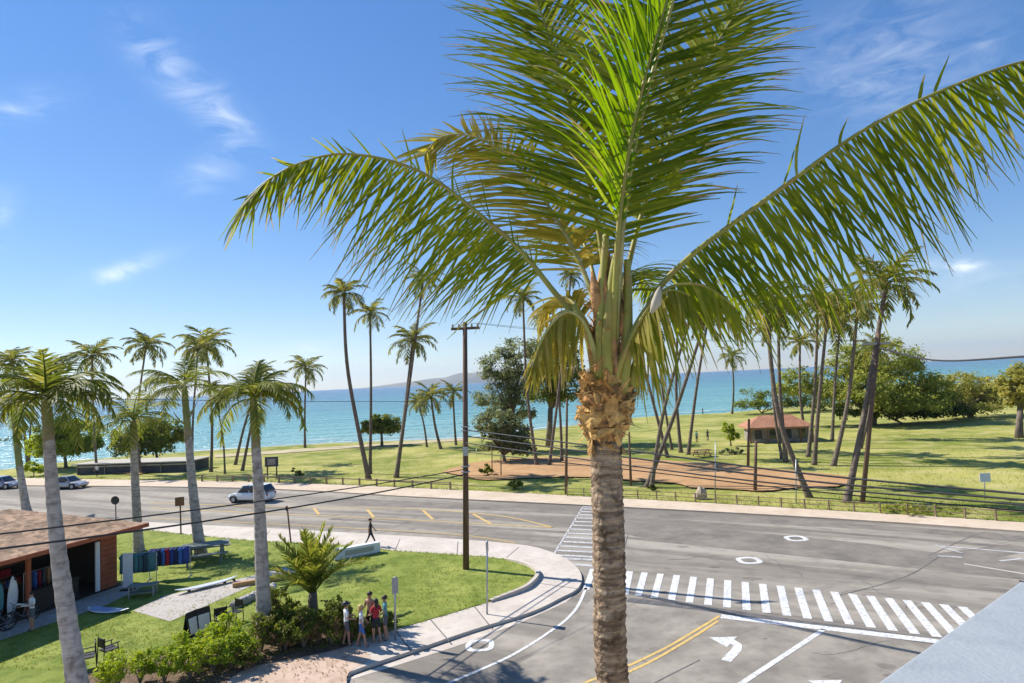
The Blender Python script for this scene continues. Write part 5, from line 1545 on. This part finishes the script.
poly('shop_apron', [W(-.4, .0, 0), W(-.4, 1.6, 0), W(2.6, 2.4, 0), W(9, 1.5, 0), W(9, 0, 0)], .166, M['concrete_grey'])

# ------------------------------------------------------------------ cars
def car(loc, rz, label, paint, L=4.4, Wd=1.75, Hh=1.55, kind='hatch'):
    root = empty('parked_car' if kind != 'suv' else 'car', loc, label, 'car', rz=rz)
    def loft(sections, mat, name, smooth=True):
        b = MB(); rows_ = []
        for x, zb, zt, wb, wt in sections:
            row = []
            for (yy, zz) in ((wb * .82, zb), (wb, zb + (zt - zb) * .25), (wb, zb + (zt - zb) * .62), (wt, zt - .06 * (zt - zb)), (wt * .86, zt), (0, zt + .015),
                             (-wt * .86, zt), (-wt, zt - .06 * (zt - zb)), (-wb, zb + (zt - zb) * .62), (-wb, zb + (zt - zb) * .25), (-wb * .82, zb)):
                row.append(b.vert((x, yy, zz)))
            rows_.append(row)
        for i in range(len(rows_) - 1):
            for j in range(len(rows_[0]) - 1): b.face((rows_[i][j], rows_[i + 1][j], rows_[i + 1][j + 1], rows_[i][j + 1]))
            b.face((rows_[i][-1], rows_[i + 1][-1], rows_[i + 1][0], rows_[i][0]))
        b.face(rows_[0]); b.face(rows_[-1][::-1])
        return b.build(name, mat, root, smooth=False)
    h = Wd / 2; l = L / 2
    belt = Hh * .6
    body = [(-l, .42, belt * .78, h * .78, h * .72), (-l + .1, .25, belt * .92, h * .92, h * .85), (-l + .35, .22, belt, h, h * .93), (0, .2, belt * 1.0, h, h * .94), (l - 1.25, .2, belt * .97, h, h * .93), (l - .45, .22, belt * .85, h * .97, h * .88), (l - .1, .27, belt * .72, h * .88, h * .8), (l, .4, belt * .6, h * .74, h * .68)]
    bd = loft(body, M[paint], 'body')
    if kind == 'sedan':
        cab = [(-l + .65, belt * .97, belt + .03, h * .85, h * .8), (-l + 1.25, belt * .96, Hh * .97, h * .9, h * .68), (-.05, belt * .96, Hh, h * .9, h * .7), (.45, belt * .96, Hh * .97, h * .9, h * .67), (l - 1.2, belt * .94, belt + .02, h * .86, h * .8)]
    else:
        cab = [(-l + .12, belt * .95, belt + .1, h * .84, h * .78), (-l + .5, belt * .96, Hh * .97, h * .9, h * .7), (-.2, belt * .96, Hh, h * .9, h * .72), (.4, belt * .96, Hh * .97, h * .9, h * .7), (l - 1.15, belt * .94, belt + .02, h * .86, h * .8)]
    gl = loft(cab, M['glass'], 'window')
    # roof skin and pillars in body colour
    b = MB()
    k = cab[1:4]
    for i in range(2):
        a, c = k[i], k[i + 1]
        b.quad((a[0], a[4] * .98, a[2] + .022), (a[0], -a[4] * .98, a[2] + .022), (c[0], -c[4] * .98, c[2] + .022), (c[0], c[4] * .98, c[2] + .022))
    for sg in (1, -1):
        for (p, q) in ((cab[0], cab[1]), (cab[4], cab[3])):
            b.tube([(p[0], sg * p[3] * .99, p[1] + .02), (q[0], sg * q[4] * 1.0, q[2] - .01)], .05, 6)
        for x in (-.35, -l + .75 if kind != 'sedan' else -1.1):
            b.tube([(x, sg * h * .925, belt * .98), (x, sg * h * .73, Hh * .98)], .04, 6)
        b.tube([(cab[1][0], sg * cab[1][4], cab[1][2] - .01), (cab[2][0], sg * cab[2][4], cab[2][2] - .01), (cab[3][0], sg * cab[3][4], cab[3][2] - .01)], .04, 6)
    b.build('roof', M[paint], root)
    for x in (-l + .82, l - .82):
        for sg in (1, -1):
            b = MB(); r = .33
            b.tube([(x, sg * (h - .17), r), (x, sg * (h + .02), r)], r, 18); wl = b.build('wheel', M['rubber'], root)
            b = MB(); b.tube([(x, sg * (h + .021), r), (x, sg * (h + .035), r)], r * .6, 14); b.build('rim', M['steel'], wl)
            b = MB()
            arcp = [(x + .40 * math.cos(t * PI / 10), sg * (h + .004), r + .40 * math.sin(t * PI / 10)) for t in range(11)]
            b.tube(arcp, .03, 5); b.build('wheel_arch', M['black'], bd)
    for sg in (1, -1):
        b = MB(); b.box((l - .1, sg * h * .62, belt * .66), (.16, .34, .15)); b.build('headlight', M['lamp_clear'], root)
        b = MB(); b.box((-l + .06, sg * h * .66, belt * .78), (.12, .2, .22)); b.build('tail_light', M['lamp_red'], root)
        b = MB(); b.box((l - 1.35, sg * (h + .08), belt + .05), (.12, .16, .11)); b.build('wing_mirror', M[paint], root)
        b = MB(); b.box((.2, sg * (h + .004), belt * .8), (.18, .02, .035)); b.box((-.75, sg * (h + .004), belt * .8), (.18, .02, .035)); b.build('door_handle', M['black'], root)
    b = MB(); b.box((0, 0, .25), (L * .86, Wd * .9, .1)); b.build('sill', M['black'], root)
    return root
hd = math.radians(180 - 17)
car(G(252, 501.5), hd, 'white car driving along the main road behind the straight grey palm', 'car_white', 4.3, 1.75, 1.6, 'suv')
car(G(67, 488.5) , math.radians(-8), 'silver saloon car parked by the park at the left, right of the other parked car', 'car_silver', 4.5, 1.75, 1.42, 'sedan')
car(G(2, 488.5) , math.radians(-8), 'bluish silver car parked by the park, cut by the left edge', 'car_blue', 4.5, 1.75, 1.45, 'sedan')

# ------------------------------------------------------------------ people
def person(loc, rz, label, top, bottom, skin='skin', hair='hair_dark', pose=None, ht=1.7, long_hair=False, trousers=False, hat=None):
    pose = pose or {}
    st = pose.get('stride', 0.0); arm = pose.get('arm', .1); bend = pose.get('elbow', .15)
    V = {'pelvis': (0, 0, .93), 'waist': (0, .0, 1.08), 'chest': (0, .01, 1.28), 'neck0': (0, 0, 1.43), 'neck': (0, .01, 1.5), 'head': (0, .025, 1.59), 'crown': (0, .015, 1.67)}
    Rr = {'pelvis': .145, 'waist': .125, 'chest': .15, 'neck0': .07, 'neck': .05, 'head': .092, 'crown': .07}
    E = [('pelvis', 'waist'), ('waist', 'chest'), ('chest', 'neck0'), ('neck0', 'neck'), ('neck', 'head'), ('head', 'crown')]
    for s, nm in ((-1, 'l'), (1, 'r')):
        f = st * s
        V[nm + 'sh'] = (.175 * s, 0, 1.39); V[nm + 'el'] = (.225 * s, -f * .12 + arm * .15, 1.13); V[nm + 'wr'] = (.23 * s, -f * .25 + arm + bend * .3, .90 + bend * .35)
        V[nm + 'pa'] = (.225 * s, -f * .27 + arm + bend * .42, .83 + bend * .42)
        V[nm + 'hp'] = (.095 * s, 0, .88); V[nm + 'kn'] = (.105 * s, f * .22 + .02, .49); V[nm + 'an'] = (.105 * s, f * .45 - (.06 if f < 0 else 0), .085); V[nm + 'to'] = (.115 * s, f * .45 + .13, .035)
        Rr.update({nm + 'sh': .06, nm + 'el': .042, nm + 'wr': .03, nm + 'pa': .034, nm + 'hp': .095, nm + 'kn': .058, nm + 'an': .04, nm + 'to': .036})
        E += [('chest', nm + 'sh'), (nm + 'sh', nm + 'el'), (nm + 'el', nm + 'wr'), (nm + 'wr', nm + 'pa'), ('pelvis', nm + 'hp'), (nm + 'hp', nm + 'kn'), (nm + 'kn', nm + 'an'), (nm + 'an', nm + 'to')]
    names = list(V); idx = {k: i for i, k in enumerate(names)}
    k_ = ht / 1.75
    me = bpy.data.meshes.new('body')
    me.from_pydata([V[n_] for n_ in names], [(idx[a], idx[c]) for a, c in E], [])
    tmp = bpy.data.objects.new('tmp', me); COL.objects.link(tmp)
    tmp.modifiers.new('s', 'SKIN'); md = tmp.modifiers.new('d', 'SUBSURF'); md.levels = 1; md.render_levels = 1
    for i, n_ in enumerate(names):
        d = me.skin_vertices[0].data[i]; r = Rr[n_]
        d.radius = (r, r * .72) if n_ in ('pelvis', 'waist', 'chest') else (r, r)
        d.use_root = (n_ == 'pelvis')
    dg = bpy.context.evaluated_depsgraph_get()
    em = bpy.data.meshes.new_from_object(tmp.evaluated_get(dg), preserve_all_data_layers=False, depsgraph=dg)
    bpy.data.objects.remove(tmp); bpy.data.meshes.remove(me)
    bm = bmesh.new(); bm.from_mesh(em); bpy.data.meshes.remove(em)
    MBx = MB()
    for v in bm.verts: MBx.vert(v.co)
    for f in bm.faces:
        c = f.calc_center_median(); ax_ = abs(c.x)
        if c.z > 1.455: mi = 0
        elif c.z > .97 and (ax_ < .19 or c.z > 1.2): mi = 1
        elif c.z > (.14 if trousers else .58) and ax_ < .2 and c.z <= .97: mi = 2
        elif c.z < .075: mi = 3
        else: mi = 0
        MBx.cur = mi; MBx.face([v.index for v in f.verts])
    bm.free()
    MBx.cur = 0
    for s, nm in ((-1, 'l'), (1, 'r')):
        p = Vector(V[nm + 'pa']); dd = (p - Vector(V[nm + 'wr'])).normalized()
        for q in range(4):
            o = Vector((0, (q - 1.5) * .019, 0)); ln = (.07, .085, .08, .06)[q]
            MBx.tube([p + o, p + o + dd * ln * .55, p + o + dd * ln + Vector((-s * .02, 0, 0))], [.0095, .009, .007], 5)
        MBx.tube([p + Vector((0, .03, .01)), p + Vector((-s * .01, .055, -.02)), p + dd * .03 + Vector((-s * .015, .062, -.02))], [.011, .01, .008], 5)
        MBx.ball((s * .085, .02, 1.585), .022, 6, 4, (.5, .8, 1.2))
        MBx.cur = 3; MBx.ball((s * .032, .105, 1.60), .011, 6, 4); MBx.cur = 0
    MBx.tube([(0, .10, 1.60), (0, .128, 1.572), (0, .105, 1.562)], [.009, .014, .01], 6)
    MBx.cur = 3; MBx.box((0, .103, 1.537), (.045, .008, .008))
    root = empty('person', loc, label, 'person', rz=rz); root.scale = (k_,) * 3
    MBx.build('body', [M[skin], M[top], M[bottom], M['black']], root, smooth=True)
    b = MB(); b.ball((0, -.005, 1.635), 1, 12, 8, (.103, .112, .088))
    if long_hair: b.ball((0, -.07, 1.50), 1, 10, 7, (.092, .055, .16))
    b.build('hair', M[hair], root, smooth=True)
    if hat:
        b = MB(); b.tube([(0, .01, 1.66), (0, .01, 1.67)], .2, 16); b.tube([(0, .0, 1.67), (0, 0, 1.73), (0, 0, 1.76)], [.112, .105, .06], 14); b.build('hat', M[hat], root)
    return root
person(G(371, 546, .13), math.radians(-80), 'person in dark clothes walking along the roadside walk', 'cloth_dark', 'cloth_dark', pose={'stride': .75, 'arm': .03}, trousers=True, ht=1.75)
person(G(347, 646, .14), math.radians(-60), 'person in a white top and dark shorts with a dark hat, leftmost of the group', 'cloth_white', 'cloth_grey', pose={'stride': .15, 'arm': .12, 'elbow': .5}, hat='black', ht=1.68)
person(G(362, 647, .14), math.radians(-75), 'blond person in a white top and blue shorts in the walk group', 'cloth_white', 'cloth_blue', hair='hair_blond', long_hair=True, pose={'stride': .35}, ht=1.62)
person(G(377, 643, .14), math.radians(40), 'dark haired person in a red top and dark shorts seen from behind', 'cloth_red', 'cloth_dark', long_hair=True, pose={'stride': -.15, 'elbow': .5}, ht=1.72)
person(G(371, 637, .14), math.radians(160), 'dark haired person in a brownish top behind the one in red', 'skin', 'cloth_dark', skin='skin', pose={'elbow': .6}, ht=1.8)
person(G(386, 640, .14), math.radians(100), 'person in a teal top standing right of the one in red', 'cloth_teal', 'cloth_grey', skin='skin', pose={'elbow': .4, 'stride': .1}, ht=1.75)
person(G(32, 631, .16), math.radians(150), 'person in a white shirt and dark shorts on the grass in front of the shop', 'cloth_white', 'cloth_grey', pose={'elbow': 1.0, 'arm': .1}, ht=1.72)
person(G(97, 477.5, .12), math.radians(70), 'person in a white shirt and dark trousers beside the road by the parked cars', 'cloth_white', 'cloth_dark', trousers=True, pose={'stride': .3})
person(G(708, 441, .16), math.radians(20), 'person in dark clothes standing in the park grass, right of two', 'cloth_grey', 'cloth_dark', trousers=True)
person(G(697, 443, .16), math.radians(-50), 'person in a blue top standing in the park grass, left of two', 'cloth_teal', 'cloth_dark', trousers=True)
person(G(703, 415, .05), math.radians(100), 'person in dark clothes at the water edge right of the leaning palms', 'cloth_dark', 'cloth_dark', trousers=True)

# ------------------------------------------------------------------ balcony parapet in the lower right corner
z = 9.0
e1, e2 = G(1024, 578, z), G(875, 683, z)
d = (e1 - e2).normalized(); nn = Vector((d.y, -d.x, 0))
o1, o2 = e2 - d * 3, e1 + d * 3
par = empty('balcony_parapet', Vector((o1.x, o1.y, 0)), 'pale blue grey balcony parapet in the lower right corner', 'parapet', rz=math.atan2(d.y, d.x))
Lp = (o2 - o1).length
def bev(name, boxes, mat, w=.012):
    bm = bmesh.new()
    for c, s in boxes:
        r = bmesh.ops.create_cube(bm, size=1)
        for v in r['verts']: v.co = Vector((v.co.x * s[0] + c[0], v.co.y * s[1] + c[1], v.co.z * s[2] + c[2]))
    bmesh.ops.bevel(bm, geom=list(bm.edges), offset=w, segments=3, affect='EDGES', profile=.5)
    me = bpy.data.meshes.new(name); bm.to_mesh(me); bm.free(); me.materials.append(M[mat])
    return link(name, me, par)
bev('cap', [((Lp / 2, -.30, z - .04), (Lp, .60, .08))], 'parapet')
part_ = None
for k in (1.35, 4.4, 7.4):
    bev('joint', [((k, -.30, z + .001), (.012, .602, .006))], 'tar_and_shadow', .001)
bev('wall', [((Lp / 2, -.30, z - 1.1), (Lp, .46, 2.04))], 'white', .005)

# ------------------------------------------------------------------ light and sky
SUN_EL = math.radians(43)
sdir = Vector((-.89, .45, 0)).normalized()
to_sun = Vector((sdir.x * math.cos(SUN_EL), sdir.y * math.cos(SUN_EL), math.sin(SUN_EL)))
sl = bpy.data.lights.new('sun', 'SUN'); sl.energy = 4.3; sl.angle = math.radians(.5); sl.color = (1, .955, .88)
so = bpy.data.objects.new('sun', sl); COL.objects.link(so)
so.rotation_mode = 'QUATERNION'; so.rotation_quaternion = (-to_sun).to_track_quat('-Z', 'Y')
w = bpy.data.worlds.new('World'); sc.world = w; w.use_nodes = True
nt = w.node_tree; N = nt.nodes; L = nt.links
bg = N['Background']
sky = N.new('ShaderNodeTexSky'); sky.sky_type = 'NISHITA'; sky.sun_disc = False
sky.sun_elevation = SUN_EL; sky.sun_rotation = math.atan2(sdir.x, sdir.y)
sky.altitude = 0; sky.air_density = 1.0; sky.dust_density = 0.0; sky.ozone_density = 4.5
# thin cirrus at fixed directions of the sky
tc = N.new('ShaderNodeTexCoord')
nrm = N.new('ShaderNodeVectorMath'); nrm.operation = 'NORMALIZE'; L.new(tc.outputs['Generated'], nrm.inputs[0])
acc_ = None
def m_(op, a, b_=None, c_=None):
    q = N.new('ShaderNodeMath'); q.operation = op
    for i, x in enumerate((a, b_, c_)):
        if x is None: continue
        if isinstance(x, (int, float)): q.inputs[i].default_value = x
        else: L.new(x, q.inputs[i])
    return q.outputs[0]
def blob(p, q, rad, amp):
    """streak between two directions, given as sky directions"""
    global acc_
    a = ray(*p).normalized(); c = ray(*q).normalized()
    mid_ = (a + c).normalized(); ax1 = (c - a); l = max(.02, ax1.length / 2 + rad); ax1 = ax1.normalized() if ax1.length > .001 else Vector((1, 0, 0))
    ax2 = mid_.cross(ax1).normalized()
    def dot(v):
        z_ = N.new('ShaderNodeVectorMath'); z_.operation = 'DOT_PRODUCT'; L.new(nrm.outputs[0], z_.inputs[0]); z_.inputs[1].default_value = v; return z_.outputs['Value']
    u = m_('DIVIDE', m_('ADD', dot(ax1), -mid_.dot(ax1)), l); v = m_('DIVIDE', dot(ax2), rad)
    r2 = m_('ADD', m_('MULTIPLY', u, u), m_('MULTIPLY', v, v))
    g = m_('MULTIPLY', m_('POWER', 2.718, m_('MULTIPLY', r2, -1.6)), amp)
    front = m_('GREATER_THAN', dot(mid_), 0.0)
    g = m_('MULTIPLY', g, front)
    acc_ = g if acc_ is None else m_('ADD', acc_, g)
for a in (((0, 112), (50, 100), .02, .5), ((85, 283), (160, 258), .013, .85), ((130, 20), (190, 90), .03, .45), ((160, 70), (240, 130), .03, .45), ((190, 180), (225, 165), .025, .5), ((225, 110), (240, 150), .03, .45),
          ((0, 235), (5, 200), .02, .35), ((960, 266), (972, 264), .010, 1.6), ((915, 272), (935, 266), .012, .9), ((830, 60), (940, 40), .07, .4), ((850, 95), (1000, 85), .04, .3),
          ((930, 290), (1024, 275), .03, .35), ((280, 362), (345, 345), .022, .6), ((300, 378), (380, 372), .015, .4), ((980, 40), (990, 36), .015, .4)):
    blob(*a)
mp = N.new('ShaderNodeMapping'); mp.inputs['Scale'].default_value = (1, 1, 2.6); mp.inputs['Rotation'].default_value = (.2, .5, .4)
L.new(nrm.outputs[0], mp.inputs[0])
ns = N.new('ShaderNodeTexNoise'); ns.inputs['Scale'].default_value = 12; ns.inputs['Detail'].default_value = 9; ns.inputs['Roughness'].default_value = .62; ns.inputs['Distortion'].default_value = .8
L.new(mp.outputs[0], ns.inputs['Vector'])
mr = N.new('ShaderNodeMapRange'); mr.inputs[1].default_value = .38; mr.inputs[2].default_value = .70; L.new(ns.outputs[0], mr.inputs[0])
cf = m_('MINIMUM', m_('MULTIPLY', m_('MULTIPLY', acc_, .62), mr.outputs[0]), .8)
mx = N.new('ShaderNodeMix'); mx.data_type = 'RGBA'
hsv = N.new('ShaderNodeHueSaturation'); hsv.inputs['Saturation'].default_value = 1.5; hsv.inputs['Hue'].default_value = .512; gm = N.new('ShaderNodeGamma'); gm.inputs['Gamma'].default_value = .66; L.new(sky.outputs[0], gm.inputs['Color']); L.new(gm.outputs[0], hsv.inputs['Color'])
L.new(cf, mx.inputs[0]); L.new(hsv.outputs[0], mx.inputs[6]); mx.inputs[7].default_value = (4.9, 5.15, 5.4, 1)
L.new(mx.outputs[2], bg.inputs['Color']); bg.inputs['Strength'].default_value = .15

# air
b = MB(); b.box((0, 6900, 195), (29000, 17400, 402))
hz = struct(b.build('haze', None), 'stuff')
mt = bpy.data.materials.new('air'); mt.use_nodes = True
for nd in list(mt.node_tree.nodes):
    if nd.type == 'BSDF_PRINCIPLED': mt.node_tree.nodes.remove(nd)
pv = mt.node_tree.nodes.new('ShaderNodeVolumePrincipled'); pv.inputs['Color'].default_value = (.72, .82, 1, 1); pv.inputs['Density'].default_value = 6e-5; pv.inputs['Anisotropy'].default_value = .3
mt.node_tree.links.new(pv.outputs[0], mt.node_tree.nodes['Material Output'].inputs['Volume'])
hz.data.materials.clear(); hz.data.materials.append(mt)

vs = sc.view_settings
vs.view_transform = 'Standard'; vs.look = 'None'; vs.exposure = .80; vs.gamma = 1; vs.use_curve_mapping = False
sc.cycles.use_denoising = True
sc.cycles.max_bounces = 6; sc.cycles.transparent_max_bounces = 4; sc.cycles.volume_bounces = 0
